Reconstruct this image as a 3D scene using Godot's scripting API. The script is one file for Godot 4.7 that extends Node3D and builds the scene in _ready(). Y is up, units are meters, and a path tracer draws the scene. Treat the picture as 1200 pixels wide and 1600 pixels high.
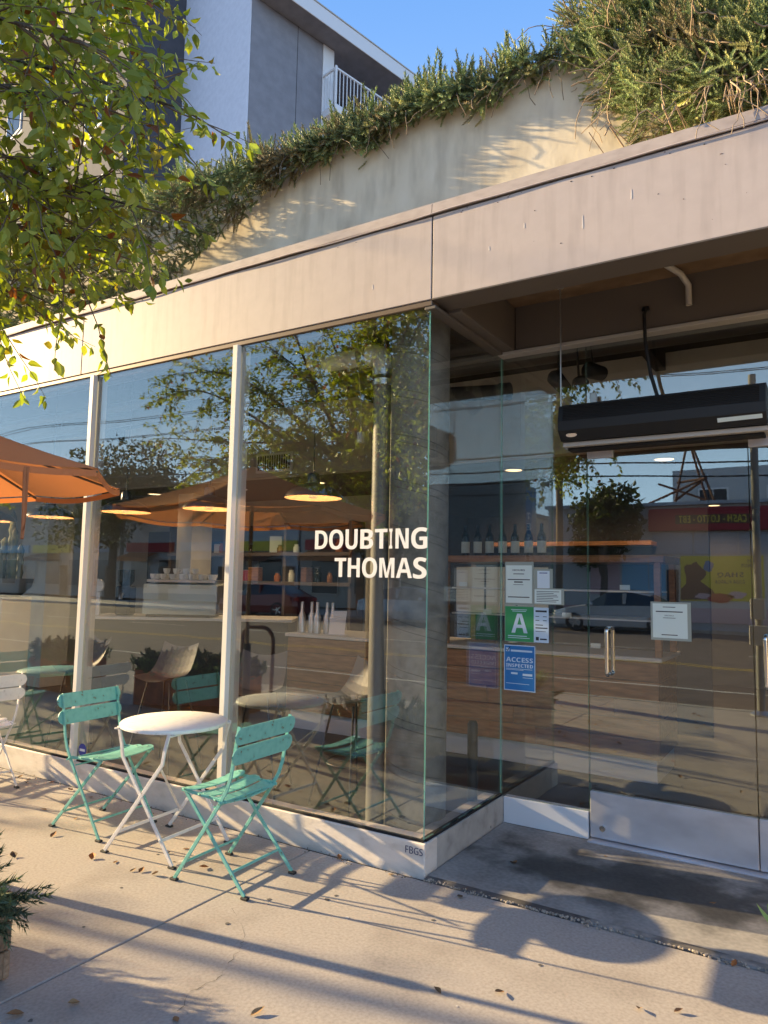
extends Node3D
# A cafe front with a recessed glass entry, street furniture in low sun, and the street that its panes mirror.

var M := {}
var used := {}
var rng := RandomNumberGenerator.new()


class G:
	var v := PackedVector3Array()
	var n := PackedVector3Array()
	var t := PackedVector2Array()
	var xf := Transform3D()

	func tri(a: Vector3, b: Vector3, c: Vector3, na: Vector3, nb: Vector3, nc: Vector3) -> void:
		var f := (b - a).cross(c - a)
		var flip := f.dot(na + nb + nc) > 0.0
		var ps := [a, c, b] if flip else [a, b, c]
		var ns := [na, nc, nb] if flip else [na, nb, nc]
		for i in 3:
			v.append(xf * (ps[i] as Vector3))
			n.append((xf.basis * (ns[i] as Vector3)).normalized())
			t.append(Vector2.ZERO)

	func quad(a: Vector3, b: Vector3, c: Vector3, d: Vector3, out := Vector3.ZERO) -> void:
		var f := (c - a).cross(d - b).normalized()
		if out != Vector3.ZERO and f.dot(out) < 0.0:
			f = -f
		tri(a, b, c, f, f, f)
		tri(a, c, d, f, f, f)

	func squad(a: Vector3, b: Vector3, c: Vector3, d: Vector3, na: Vector3, nb: Vector3, nc: Vector3, nd: Vector3) -> void:
		tri(a, b, c, na, nb, nc)
		tri(a, c, d, na, nc, nd)

	# box with chamfered edges; ch 0 gives a plain box
	func box(c: Vector3, s: Vector3, ch := 0.0) -> G:
		var h := s / 2.0
		ch = minf(ch, minf(h.x, minf(h.y, h.z)) * 0.6)
		for ax in 3:
			for sg: float in [-1.0, 1.0]:
				var u := (ax + 1) % 3
				var w := (ax + 2) % 3
				var ps := []
				for k: Array in [[-1, -1], [1, -1], [1, 1], [-1, 1]]:
					var p := Vector3.ZERO
					p[ax] = sg * h[ax]
					p[u] = k[0] * (h[u] - ch)
					p[w] = k[1] * (h[w] - ch)
					ps.append(c + p)
				var o := Vector3.ZERO
				o[ax] = sg
				quad(ps[0], ps[1], ps[2], ps[3], o)
		if ch > 0.0:
			for ax in 3:
				var u := (ax + 1) % 3
				var w := (ax + 2) % 3
				for su: float in [-1.0, 1.0]:
					for sw: float in [-1.0, 1.0]:
						var p := []
						for sa: float in [-1.0, 1.0]:
							var q := Vector3.ZERO
							q[ax] = sa * (h[ax] - ch)
							q[u] = su * h[u]
							q[w] = sw * (h[w] - ch)
							p.append(c + q)
							q[u] = su * (h[u] - ch)
							q[w] = sw * h[w]
							p.append(c + q)
						var o := Vector3.ZERO
						o[u] = su
						o[w] = sw
						quad(p[0], p[2], p[3], p[1], o)
			for sx: float in [-1.0, 1.0]:
				for sy: float in [-1.0, 1.0]:
					for sz: float in [-1.0, 1.0]:
						var o := Vector3(sx, sy, sz)
						var a := c + Vector3(sx * h.x, sy * (h.y - ch), sz * (h.z - ch))
						var b := c + Vector3(sx * (h.x - ch), sy * h.y, sz * (h.z - ch))
						var d := c + Vector3(sx * (h.x - ch), sy * (h.y - ch), sz * h.z)
						tri(a, b, d, o, o, o)
		return self

	func span(a: Vector3, b: Vector3, ch := 0.0) -> G:
		return box((a + b) / 2.0, (b - a).abs(), ch)

	# flat bar from a to b, w wide across the given side direction, th thick
	func bar(a: Vector3, b: Vector3, w: float, th: float, side := Vector3(0, 0, 1), ch := 0.0015) -> G:
		var keep := xf
		var d := (b - a).normalized()
		var x := (side - d * side.dot(d)).normalized()
		var z := d.cross(x)
		xf = keep * Transform3D(Basis(x, d, x.cross(d)), (a + b) / 2.0)
		box(Vector3.ZERO, Vector3(w, a.distance_to(b), th), ch)
		xf = keep
		return self

	func tube(pts: Array, r: Variant, sides := 8, caps := true) -> G:
		var last := Vector3.ZERO
		var rings := []
		var nrm := []
		for i in pts.size():
			var p: Vector3 = pts[i]
			var d: Vector3 = (pts[mini(i + 1, pts.size() - 1)] - pts[maxi(i - 1, 0)]).normalized()
			if last == Vector3.ZERO:
				last = d.cross(Vector3.UP if absf(d.y) < 0.9 else Vector3.RIGHT).normalized()
			last = (last - d * last.dot(d)).normalized()
			var o := d.cross(last)
			var rr: float = r[i] if r is Array else r
			var ring := []
			var rn := []
			for k in sides:
				var a := TAU * k / sides
				var q := last * cos(a) + o * sin(a)
				ring.append(p + q * rr)
				rn.append(q)
			rings.append(ring)
			nrm.append(rn)
		for i in pts.size() - 1:
			for k in sides:
				var j := (k + 1) % sides
				squad(rings[i][k], rings[i][j], rings[i + 1][j], rings[i + 1][k], nrm[i][k], nrm[i][j], nrm[i + 1][j], nrm[i + 1][k])
		if caps:
			for e in [0, pts.size() - 1]:
				var o: Vector3 = (pts[e] - pts[1 if e == 0 else e - 1]).normalized()
				for k in sides:
					tri(pts[e], rings[e][k], rings[e][(k + 1) % sides], o, o, o)
		return self

	# profile of Vector2(radius, height) turned about the y axis at c
	func lathe(prof: Array, c := Vector3.ZERO, sides := 20, smooth := true) -> G:
		for i in prof.size() - 1:
			var p: Vector2 = prof[i]
			var q: Vector2 = prof[i + 1]
			if p.is_equal_approx(q):
				continue
			var m := Vector2(q.y - p.y, p.x - q.x).normalized()
			var m0 := m
			var m1 := m
			if smooth:
				if i > 0:
					var b: Vector2 = prof[i - 1]
					var mb := Vector2(p.y - b.y, b.x - p.x).normalized()
					if mb.dot(m) > 0.6:
						m0 = (m + mb).normalized()
				if i + 2 < prof.size():
					var e: Vector2 = prof[i + 2]
					var me := Vector2(e.y - q.y, q.x - e.x).normalized()
					if me.dot(m) > 0.6:
						m1 = (m + me).normalized()
			for k in sides:
				var a := TAU * k / sides
				var b2 := TAU * (k + 1) / sides
				var ca := Vector3(cos(a), 0, sin(a))
				var cb := Vector3(cos(b2), 0, sin(b2))
				var up := Vector3.UP
				if p.x < 0.00001:
					tri(c + up * p.y, c + ca * q.x + up * q.y, c + cb * q.x + up * q.y, ca * m0.x + up * m0.y, ca * m1.x + up * m1.y, cb * m1.x + up * m1.y)
				elif q.x < 0.00001:
					tri(c + ca * p.x + up * p.y, c + cb * p.x + up * p.y, c + up * q.y, ca * m0.x + up * m0.y, cb * m0.x + up * m0.y, ca * m1.x + up * m1.y)
				else:
					squad(c + ca * p.x + up * p.y, c + cb * p.x + up * p.y, c + cb * q.x + up * q.y, c + ca * q.x + up * q.y, ca * m0.x + up * m0.y, cb * m0.x + up * m0.y, cb * m1.x + up * m1.y, ca * m1.x + up * m1.y)
		return self

	# outline in x,y pushed from z0 to z1
	func prism(poly: PackedVector2Array, z0: float, z1: float) -> G:
		var ix := Geometry2D.triangulate_polygon(poly)
		for zz in [z0, z1]:
			var o := Vector3(0, 0, 1 if zz == maxf(z0, z1) else -1)
			for i in range(0, ix.size(), 3):
				var a := poly[ix[i]]
				var b := poly[ix[i + 1]]
				var c := poly[ix[i + 2]]
				tri(Vector3(a.x, a.y, zz), Vector3(b.x, b.y, zz), Vector3(c.x, c.y, zz), o, o, o)
		var ccw := not Geometry2D.is_polygon_clockwise(poly)
		for i in poly.size():
			var a := poly[i]
			var b := poly[(i + 1) % poly.size()]
			var o := Vector3(b.y - a.y, a.x - b.x, 0) * (1.0 if ccw else -1.0)
			quad(Vector3(a.x, a.y, z0), Vector3(b.x, b.y, z0), Vector3(b.x, b.y, z1), Vector3(a.x, a.y, z1), o)
		return self

	func mesh() -> ArrayMesh:
		var m := ArrayMesh.new()
		into(m)
		return m

	func into(m: ArrayMesh) -> void:
		var arr := []
		arr.resize(Mesh.ARRAY_MAX)
		arr[Mesh.ARRAY_VERTEX] = v
		arr[Mesh.ARRAY_NORMAL] = n
		arr[Mesh.ARRAY_TEX_UV] = t
		m.add_surface_from_arrays(Mesh.PRIMITIVE_TRIANGLES, arr)


# ---------- naming and placing ----------

func numbered(called: String) -> String:
	var k: int = used.get(called, 0)
	used[called] = k + 1
	return called if k == 0 else "%s_%03d" % [called, k]


func tag(o: Node3D, label: String, category: String, group := "", kind := "") -> Node3D:
	o.set_meta("label", label)
	if category:
		o.set_meta("category", category)
	if group:
		o.set_meta("group", group)
	if kind:
		o.set_meta("kind", kind)
	return o


func thing(called: String, label: String, category: String, at := Vector3.ZERO, turn := 0.0, group := "") -> Node3D:
	var o := Node3D.new()
	o.name = numbered(called)
	add_child(o)
	o.position = at
	o.rotation.y = turn
	return tag(o, label, category, group)


func put(called: String, g: Variant, m: Variant, parent: Node = null) -> MeshInstance3D:
	var o := MeshInstance3D.new()
	o.mesh = g.mesh() if g is G else g
	o.material_override = M[m] if m is String else m
	if parent == null or parent == self:
		o.name = numbered(called)
		add_child(o)
	else:
		var k := 0
		var nm := called
		while parent.has_node(NodePath(nm)):
			k += 1
			nm = "%s_%03d" % [called, k]
		o.name = nm
		parent.add_child(o)
	return o


func setting(called: String, g: Variant, m: Variant) -> MeshInstance3D:
	var o := put(called, g, m)
	o.set_meta("kind", "structure")
	return o


func stuff(o: Node3D) -> Node3D:
	o.set_meta("kind", "stuff")
	return o


func scatter(called: String, mesh: Mesh, m: Variant, places: Array, tints: Array, parent: Node3D) -> MultiMeshInstance3D:
	var mm := MultiMesh.new()
	mm.transform_format = MultiMesh.TRANSFORM_3D
	mm.use_colors = true
	mm.mesh = mesh
	mm.instance_count = places.size()
	for i in places.size():
		mm.set_instance_transform(i, places[i])
		mm.set_instance_color(i, tints[i])
	var o := MultiMeshInstance3D.new()
	o.multimesh = mm
	o.material_override = M[m] if m is String else m
	o.name = called if parent != self else numbered(called)
	parent.add_child(o, true)
	o.set_meta("kind", "stuff")
	return o


func copy(o: Node3D, label: String, at: Vector3, turn := 0.0, called := "") -> Node3D:
	var c: Node3D = o.duplicate()
	c.name = numbered(called if called else str(o.name).rstrip("0123456789").trim_suffix("_"))
	add_child(c)
	c.position = at
	c.rotation.y = turn
	c.set_meta("label", label)
	return c


# flat lettering fitted into a box: lower left corner at, w by h, facing +z of the given basis
func text(called: String, s: String, parent: Node, at: Vector3, w: float, h: float, m: Variant, turn := 0.0, bold := true, depth := 0.0015) -> MeshInstance3D:
	var tm := TextMesh.new()
	var f := SystemFont.new()
	f.font_names = PackedStringArray(["Droid Sans"])
	f.font_weight = 700 if bold else 400
	tm.font = f
	tm.font_size = 32
	tm.pixel_size = 0.01
	tm.depth = 0.02
	tm.text = s
	var bb := tm.get_aabb()
	var o := put(called, tm, m, parent)
	var sc := Vector3(w / maxf(bb.size.x, 0.001), h / maxf(bb.size.y, 0.001), depth / 0.02)
	var basis := Basis(Vector3.UP, turn) * Basis.from_scale(sc)
	o.transform = Transform3D(basis, at + basis * Vector3(-bb.position.x, -bb.position.y, -bb.position.z))
	return o


# ---------- materials ----------

func lin(r: float, g: float, b: float, a := 1.0) -> Color:
	var c := Color(r, g, b).linear_to_srgb()
	c.a = a
	return c


func flat(called: String, r: float, g: float, b: float, rough := 0.6, metal := 0.0) -> StandardMaterial3D:
	var m := StandardMaterial3D.new()
	m.albedo_color = lin(r, g, b)
	m.roughness = rough
	m.metallic = metal
	M[called] = m
	return m


func noise(freq: float, octaves := 5, sd := 1, kind := FastNoiseLite.TYPE_SIMPLEX_SMOOTH) -> FastNoiseLite:
	var f := FastNoiseLite.new()
	f.seed = sd
	f.noise_type = kind
	f.frequency = freq
	f.fractal_octaves = octaves
	return f


func ntex(f: FastNoiseLite, stops: Array, size := 512) -> NoiseTexture2D:
	var t := NoiseTexture2D.new()
	t.width = size
	t.height = size
	t.seamless = true
	t.noise = f
	t.generate_mipmaps = false
	var g := Gradient.new()
	var o := PackedFloat32Array()
	var c := PackedColorArray()
	for s: Array in stops:
		o.append(s[0])
		c.append(lin(s[1], s[2], s[3]))
	g.offsets = o
	g.colors = c
	t.color_ramp = g
	return t


# mottled surface laid on by world position: stops are [at, r, g, b] in linear values
func mottled(called: String, stops: Array, per_metre: Vector3, freq := 0.01, rough := 0.8, bump := 0.0, bump_freq := 0.08, metal := 0.0) -> StandardMaterial3D:
	var m := StandardMaterial3D.new()
	m.albedo_texture = ntex(noise(freq, 6, called.hash() % 1000), stops)
	m.uv1_triplanar = true
	m.uv1_world_triplanar = true
	m.uv1_scale = per_metre
	m.roughness = rough
	m.metallic = metal
	if bump > 0.0:
		m.heightmap_enabled = true
		m.heightmap_scale = bump
		m.heightmap_texture = ntex(noise(bump_freq, 4, 77), [[0.0, 0, 0, 0], [1.0, 1, 1, 1]])
	M[called] = m
	return m


func blotch(m: StandardMaterial3D, stops: Array, per_metre: Vector3, freq: float) -> void:
	m.detail_enabled = true
	m.detail_blend_mode = BaseMaterial3D.BLEND_MODE_MUL
	m.detail_uv_layer = BaseMaterial3D.DETAIL_UV_2
	m.detail_albedo = ntex(noise(freq, 6, stops.size() * 31 + 5), stops)
	m.uv2_triplanar = true
	m.uv2_world_triplanar = true
	m.uv2_scale = per_metre


func leafy(called: String, back: Color, rough := 0.45) -> StandardMaterial3D:
	var m := StandardMaterial3D.new()
	m.albedo_color = Color.WHITE
	m.vertex_color_use_as_albedo = true
	m.roughness = rough
	m.backlight_enabled = true
	m.backlight = back
	m.cull_mode = BaseMaterial3D.CULL_DISABLED
	M[called] = m
	return m


func materials() -> void:
	var pv := mottled("paving", [[0.0, 0.275, 0.245, 0.222], [0.32, 0.34, 0.302, 0.274], [0.5, 0.365, 0.324, 0.294], [0.68, 0.385, 0.343, 0.311], [1.0, 0.435, 0.388, 0.352]], Vector3.ONE * 0.9, 0.11, 0.85, 0.08, 0.4)
	blotch(pv, [[0.0, 0.72, 0.70, 0.69], [0.33, 0.92, 0.915, 0.91], [0.5, 1, 1, 1], [1.0, 1, 1, 1]], Vector3.ONE * 0.23, 0.012)
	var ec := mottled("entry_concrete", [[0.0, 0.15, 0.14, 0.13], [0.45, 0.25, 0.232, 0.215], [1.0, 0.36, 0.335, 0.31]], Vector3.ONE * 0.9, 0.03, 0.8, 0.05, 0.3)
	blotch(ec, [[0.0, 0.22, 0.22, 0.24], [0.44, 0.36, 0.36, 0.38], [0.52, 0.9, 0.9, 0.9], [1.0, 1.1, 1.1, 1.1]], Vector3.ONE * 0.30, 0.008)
	mottled("joint_dirt", [[0.0, 0.03, 0.026, 0.022], [1.0, 0.08, 0.07, 0.06]], Vector3.ONE, 0.02, 0.95)
	mottled("asphalt", [[0.0, 0.078, 0.056, 0.048], [0.5, 0.105, 0.075, 0.064], [1.0, 0.135, 0.10, 0.086]], Vector3.ONE * 0.2, 0.01, 0.9, 0.3, 0.2)
	mottled("earth", [[0.0, 0.10, 0.08, 0.06], [1.0, 0.2, 0.16, 0.12]], Vector3.ONE * 0.05, 0.01, 0.95)
	mottled("kerb_concrete", [[0.0, 0.26, 0.24, 0.21], [1.0, 0.42, 0.39, 0.35]], Vector3.ONE * 0.6, 0.01, 0.9, 0.15)
	var fp := mottled("fascia_paint", [[0.0, 0.475, 0.395, 0.357], [0.5, 0.495, 0.413, 0.373], [1.0, 0.515, 0.43, 0.388]], Vector3(0.9, 0.9, 0.9), 0.02, 0.55)
	blotch(fp, [[0.0, 0.87, 0.86, 0.86], [0.34, 0.96, 0.955, 0.95], [0.48, 1.0, 1, 1], [1.0, 1, 1, 1]], Vector3(1.6, 0.16, 1.6), 0.014)
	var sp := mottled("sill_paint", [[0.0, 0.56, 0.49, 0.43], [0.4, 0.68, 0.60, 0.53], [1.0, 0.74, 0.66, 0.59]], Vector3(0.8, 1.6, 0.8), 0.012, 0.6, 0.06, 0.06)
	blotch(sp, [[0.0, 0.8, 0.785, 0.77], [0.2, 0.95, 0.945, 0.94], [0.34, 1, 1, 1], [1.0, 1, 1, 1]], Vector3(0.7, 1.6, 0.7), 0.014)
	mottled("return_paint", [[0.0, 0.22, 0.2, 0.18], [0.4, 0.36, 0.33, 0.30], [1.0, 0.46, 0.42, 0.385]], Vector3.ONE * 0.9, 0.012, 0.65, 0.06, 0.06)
	var bc := mottled("bare_concrete", [[0.0, 0.52, 0.44, 0.33], [0.4, 0.64, 0.555, 0.42], [0.65, 0.67, 0.585, 0.45], [1.0, 0.72, 0.635, 0.50]], Vector3(0.5, 0.3, 0.5), 0.012, 0.9, 0.06, 0.1)
	blotch(bc, [[0.0, 0.75, 0.74, 0.73], [0.34, 0.93, 0.925, 0.92], [0.48, 1.0, 1, 1], [1.0, 1, 1, 1]], Vector3(0.9, 0.2, 0.9), 0.011)
	mottled("column_concrete", [[0.0, 0.10, 0.10, 0.09], [0.5, 0.165, 0.165, 0.148], [1.0, 0.22, 0.22, 0.20]], Vector3.ONE * 1.2, 0.015, 0.75, 0.05)
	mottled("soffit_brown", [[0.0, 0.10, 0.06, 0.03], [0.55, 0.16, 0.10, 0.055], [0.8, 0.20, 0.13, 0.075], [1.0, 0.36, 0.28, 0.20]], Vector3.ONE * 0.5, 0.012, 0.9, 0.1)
	mottled("coping_paint", [[0.0, 0.36, 0.295, 0.26], [0.5, 0.43, 0.355, 0.315], [1.0, 0.47, 0.39, 0.345]], Vector3(0.8, 2.0, 2.0), 0.02, 0.6)
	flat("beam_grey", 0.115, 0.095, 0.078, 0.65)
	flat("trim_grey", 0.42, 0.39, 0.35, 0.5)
	flat("bronze", 0.17, 0.12, 0.085, 0.4, 0.3)
	flat("mullion_white", 0.74, 0.69, 0.62, 0.4)
	flat("black_gap", 0.012, 0.011, 0.011, 0.9)
	flat("black_paint", 0.012, 0.012, 0.013, 0.55)
	flat("black_pipe", 0.06, 0.06, 0.055, 0.5)
	flat("pipe_pale", 0.55, 0.55, 0.51, 0.5)
	flat("pipe_grey", 0.16, 0.16, 0.15, 0.5)
	flat("gum", 0.10, 0.09, 0.085, 0.8)
	flat("pale_gum", 0.52, 0.48, 0.44, 0.8)
	flat("chrome", 0.72, 0.71, 0.69, 0.12, 1.0)
	flat("galvanised", 0.5, 0.5, 0.49, 0.35, 0.9)
	var st := mottled("brushed_steel", [[0.0, 0.52, 0.51, 0.54], [0.5, 0.62, 0.61, 0.64], [1.0, 0.70, 0.69, 0.72]], Vector3(0.6, 1.2, 0.6), 0.008, 0.42)
	st.metallic = 0.55
	flat("white_vinyl", 0.80, 0.78, 0.77, 0.5)
	flat("paper", 0.62, 0.70, 0.66, 0.7)
	flat("paper_blue", 0.60, 0.68, 0.74, 0.7)
	flat("sleeve", 0.30, 0.33, 0.29, 0.3)
	flat("ink", 0.02, 0.022, 0.03, 0.7)
	flat("ink_blue", 0.06, 0.08, 0.25, 0.7)
	flat("card_green", 0.03, 0.26, 0.09, 0.5)
	flat("card_blue", 0.012, 0.15, 0.42, 0.5)
	flat("card_pale", 0.50, 0.62, 0.74, 0.6)
	mottled("teal_paint", [[0.0, 0.12, 0.07, 0.04], [0.11, 0.14, 0.10, 0.06], [0.125, 0.13, 0.38, 0.32], [0.35, 0.165, 0.45, 0.385], [0.5, 0.18, 0.475, 0.405], [1.0, 0.215, 0.51, 0.44]], Vector3.ONE * 3.0, 0.012, 0.42)
	mottled("white_paint", [[0.0, 0.16, 0.08, 0.045], [0.10, 0.2, 0.11, 0.06], [0.115, 0.62, 0.58, 0.54], [0.4, 0.74, 0.70, 0.67], [1.0, 0.78, 0.74, 0.71]], Vector3.ONE * 3.0, 0.012, 0.42)
	flat("rubber", 0.02, 0.02, 0.021, 0.8)
	var um := flat("umbrella_cloth", 0.50, 0.235, 0.12, 0.95)
	um.metallic_specular = 0.15
	um.backlight_enabled = true
	um.backlight = lin(0.50, 0.17, 0.05)
	flat("strap_cloth", 0.42, 0.16, 0.07, 0.9)
	for i in 3:
		var d := 0.75 + 0.22 * i
		mottled("planter_board_%d" % i, [[0.0, 0.16 * d, 0.095 * d, 0.055 * d], [0.5, 0.26 * d, 0.165 * d, 0.10 * d], [1.0, 0.36 * d, 0.24 * d, 0.155 * d]], Vector3(0.6, 5.0, 2.5), 0.014, 0.85, 0.15, 0.05)
		mottled("counter_board_%d" % i, [[0.0, 0.17 * d, 0.075 * d, 0.028 * d], [0.5, 0.27 * d, 0.125 * d, 0.05 * d], [1.0, 0.36 * d, 0.18 * d, 0.075 * d]], Vector3(0.5, 4.0, 2.0), 0.014, 0.45)
	mottled("rust_steel", [[0.0, 0.20, 0.065, 0.018], [0.5, 0.36, 0.12, 0.03], [1.0, 0.48, 0.19, 0.05]], Vector3.ONE * 0.9, 0.012, 0.8)
	mottled("soil", [[0.0, 0.025, 0.018, 0.012], [1.0, 0.07, 0.05, 0.035]], Vector3.ONE * 3.0, 0.02, 1.0, 0.8)
	mottled("bark", [[0.0, 0.05, 0.037, 0.027], [0.5, 0.105, 0.08, 0.06], [1.0, 0.18, 0.145, 0.115]], Vector3(4, 1, 4), 0.02, 0.95, 1.2, 0.05)
	flat("twig", 0.15, 0.11, 0.075, 0.9)
	flat("dry_twig", 0.34, 0.25, 0.17, 0.9)
	leafy("leaf", Color(0.9, 0.95, 0.35), 0.52)
	leafy("needle", Color(0.3, 0.33, 0.2), 0.6)
	leafy("dead_leaf", Color(0.3, 0.2, 0.1), 0.8)
	leafy("pebble", Color(0, 0, 0), 0.95)
	(M["pebble"] as StandardMaterial3D).backlight_enabled = false
	# interior
	mottled("white_wall", [[0.0, 0.40, 0.385, 0.335], [1.0, 0.48, 0.465, 0.405]], Vector3.ONE * 0.5, 0.01, 0.85)
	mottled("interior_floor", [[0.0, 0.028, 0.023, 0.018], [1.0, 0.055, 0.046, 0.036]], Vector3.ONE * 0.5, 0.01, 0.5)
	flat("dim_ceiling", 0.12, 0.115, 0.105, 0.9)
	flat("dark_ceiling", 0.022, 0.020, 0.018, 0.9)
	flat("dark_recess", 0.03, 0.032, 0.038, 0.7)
	flat("machine_green", 0.62, 0.66, 0.56, 0.35)
	flat("cup_white", 0.78, 0.77, 0.73, 0.25)
	flat("counter_stone", 0.60, 0.59, 0.56, 0.3)
	flat("toe_kick", 0.50, 0.52, 0.54, 0.4)
	flat("lamp_enamel", 0.028, 0.026, 0.024, 0.3)
	flat("lamp_inside", 0.62, 0.44, 0.27, 0.5)
	flat("bottle_glass", 0.012, 0.018, 0.012, 0.12)
	flat("cactus_green", 0.03, 0.055, 0.03, 0.7)
	flat("pot_dark", 0.05, 0.06, 0.075, 0.5)
	flat("stool_shell", 0.075, 0.075, 0.08, 0.5)
	flat("wire_black", 0.025, 0.025, 0.025, 0.45)
	flat("cream", 0.62, 0.60, 0.47, 0.6)
	# the street
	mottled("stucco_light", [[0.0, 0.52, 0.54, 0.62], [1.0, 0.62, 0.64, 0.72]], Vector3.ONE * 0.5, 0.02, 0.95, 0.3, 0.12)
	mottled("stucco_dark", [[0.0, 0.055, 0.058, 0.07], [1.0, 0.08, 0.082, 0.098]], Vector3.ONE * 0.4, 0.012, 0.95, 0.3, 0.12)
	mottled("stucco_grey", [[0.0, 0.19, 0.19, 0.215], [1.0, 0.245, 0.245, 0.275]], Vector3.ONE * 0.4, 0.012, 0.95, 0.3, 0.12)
	flat("white_trim", 0.66, 0.66, 0.68, 0.6)
	flat("window_dark", 0.02, 0.03, 0.04, 0.15)
	flat("store_white", 0.50, 0.48, 0.47, 0.85)
	flat("store_red", 0.34, 0.02, 0.035, 0.7)
	flat("store_shutter", 0.36, 0.38, 0.44, 0.6)
	flat("poster_yellow", 0.58, 0.47, 0.035, 0.6)
	flat("poster_brown", 0.11, 0.05, 0.035, 0.7)
	flat("poster_pink", 0.55, 0.36, 0.38, 0.7)
	flat("poster_sky", 0.25, 0.45, 0.62, 0.7)
	flat("letter_yellow", 0.62, 0.45, 0.06, 0.7)
	flat("letter_navy", 0.03, 0.035, 0.10, 0.7)
	flat("pylon_dark", 0.05, 0.045, 0.04, 0.8)
	flat("pylon_blue", 0.02, 0.16, 0.36, 0.5)
	flat("pole_wood", 0.16, 0.11, 0.075, 0.9)
	flat("pole_grey", 0.20, 0.20, 0.20, 0.7)
	flat("rust_frame", 0.10, 0.04, 0.025, 0.8)
	flat("road_paint", 0.55, 0.52, 0.46, 0.8)
	flat("road_paint_yellow", 0.5, 0.34, 0.06, 0.8)
	flat("roof_far", 0.22, 0.2, 0.18, 0.9)
	flat("wall_far", 0.40, 0.37, 0.33, 0.9)
	flat("wall_far_cool", 0.42, 0.44, 0.47, 0.9)
	flat("car_silver", 0.50, 0.51, 0.53, 0.25, 0.3)
	flat("car_blue", 0.20, 0.26, 0.33, 0.25, 0.3)
	flat("car_red", 0.16, 0.015, 0.02, 0.25, 0.1)
	flat("tail_red", 0.4, 0.01, 0.01, 0.3)
	flat("sticker_blue", 0.05, 0.06, 0.32, 0.5)
	# panes: the outer face is a coated sheet that mirrors a fixed share, the inner face clear glass
	var coat := ORMMaterial3D.new()
	coat.transparency = BaseMaterial3D.TRANSPARENCY_ALPHA
	coat.albedo_color = Color(0.93, 0.98, 0.97, COAT)
	var im := Image.create(4, 4, false, Image.FORMAT_RGB8)
	im.fill(Color(1.0, 0.0, 1.0))
	coat.orm_texture = ImageTexture.create_from_image(im)
	var wob := NoiseTexture2D.new()
	wob.width = 512
	wob.height = 512
	wob.seamless = true
	wob.generate_mipmaps = false
	wob.as_normal_map = true
	wob.bump_strength = 4.0
	wob.noise = noise(0.004, 2, 31)
	coat.normal_enabled = true
	coat.normal_texture = wob
	coat.normal_scale = 0.02
	coat.uv1_triplanar = true
	coat.uv1_world_triplanar = true
	coat.uv1_scale = Vector3.ONE * 0.4
	M["glass_coat"] = coat
	var coat2: ORMMaterial3D = coat.duplicate()
	coat2.albedo_color.a = COAT_ENTRY
	M["glass_coat_entry"] = coat2
	var clear := StandardMaterial3D.new()
	clear.transparency = BaseMaterial3D.TRANSPARENCY_ALPHA
	clear.albedo_color = Color(0.8, 0.95, 0.9, 0.0)
	clear.roughness = 0.0
	M["glass_clear"] = clear
	var edge := StandardMaterial3D.new()
	edge.transparency = BaseMaterial3D.TRANSPARENCY_ALPHA
	edge.albedo_color = Color(0.55, 0.8, 0.72, 0.55)
	edge.roughness = 0.1
	M["glass_edge"] = edge


const COAT := 0.19
const COAT_ENTRY := 0.20


# a pane 10 mm thick: size (w, h) along axis u and up, the face on the +out side coated
func pane(called: String, a: Vector3, b: Vector3, h: float, out: Vector3, parent: Node) -> MeshInstance3D:
	var th := out * 0.010
	var up := Vector3.UP * h
	var m := ArrayMesh.new()
	var g := G.new()
	g.quad(a, b, b + up, a + up, out)
	g.into(m)
	g = G.new()
	g.quad(a - th, b - th, b - th + up, a - th + up, -out)
	g.into(m)
	g = G.new()
	g.quad(a, a - th, a - th + up, a + up, a - b)
	g.quad(b, b - th, b - th + up, b + up, b - a)
	g.quad(a + up, b + up, b - th + up, a - th + up, Vector3.UP)
	g.quad(a, b, b - th, a - th, Vector3.DOWN)
	g.into(m)
	var o := put(called, m, null, parent)
	o.set_surface_override_material(0, M["glass_coat_entry" if a.z < -0.05 or out.x > 0.5 else "glass_coat"])
	o.set_surface_override_material(1, M["glass_clear"])
	o.set_surface_override_material(2, M["glass_edge"])
	return o


# ---------- the cafe ----------

const GLASS_Z := -0.02
const SILL := 0.167
const HEAD := 3.10
const RECESS := -1.068


func g_span(a: Vector3, b: Vector3, ch := 0.003) -> G:
	return G.new().span(a, b, ch)


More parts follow.
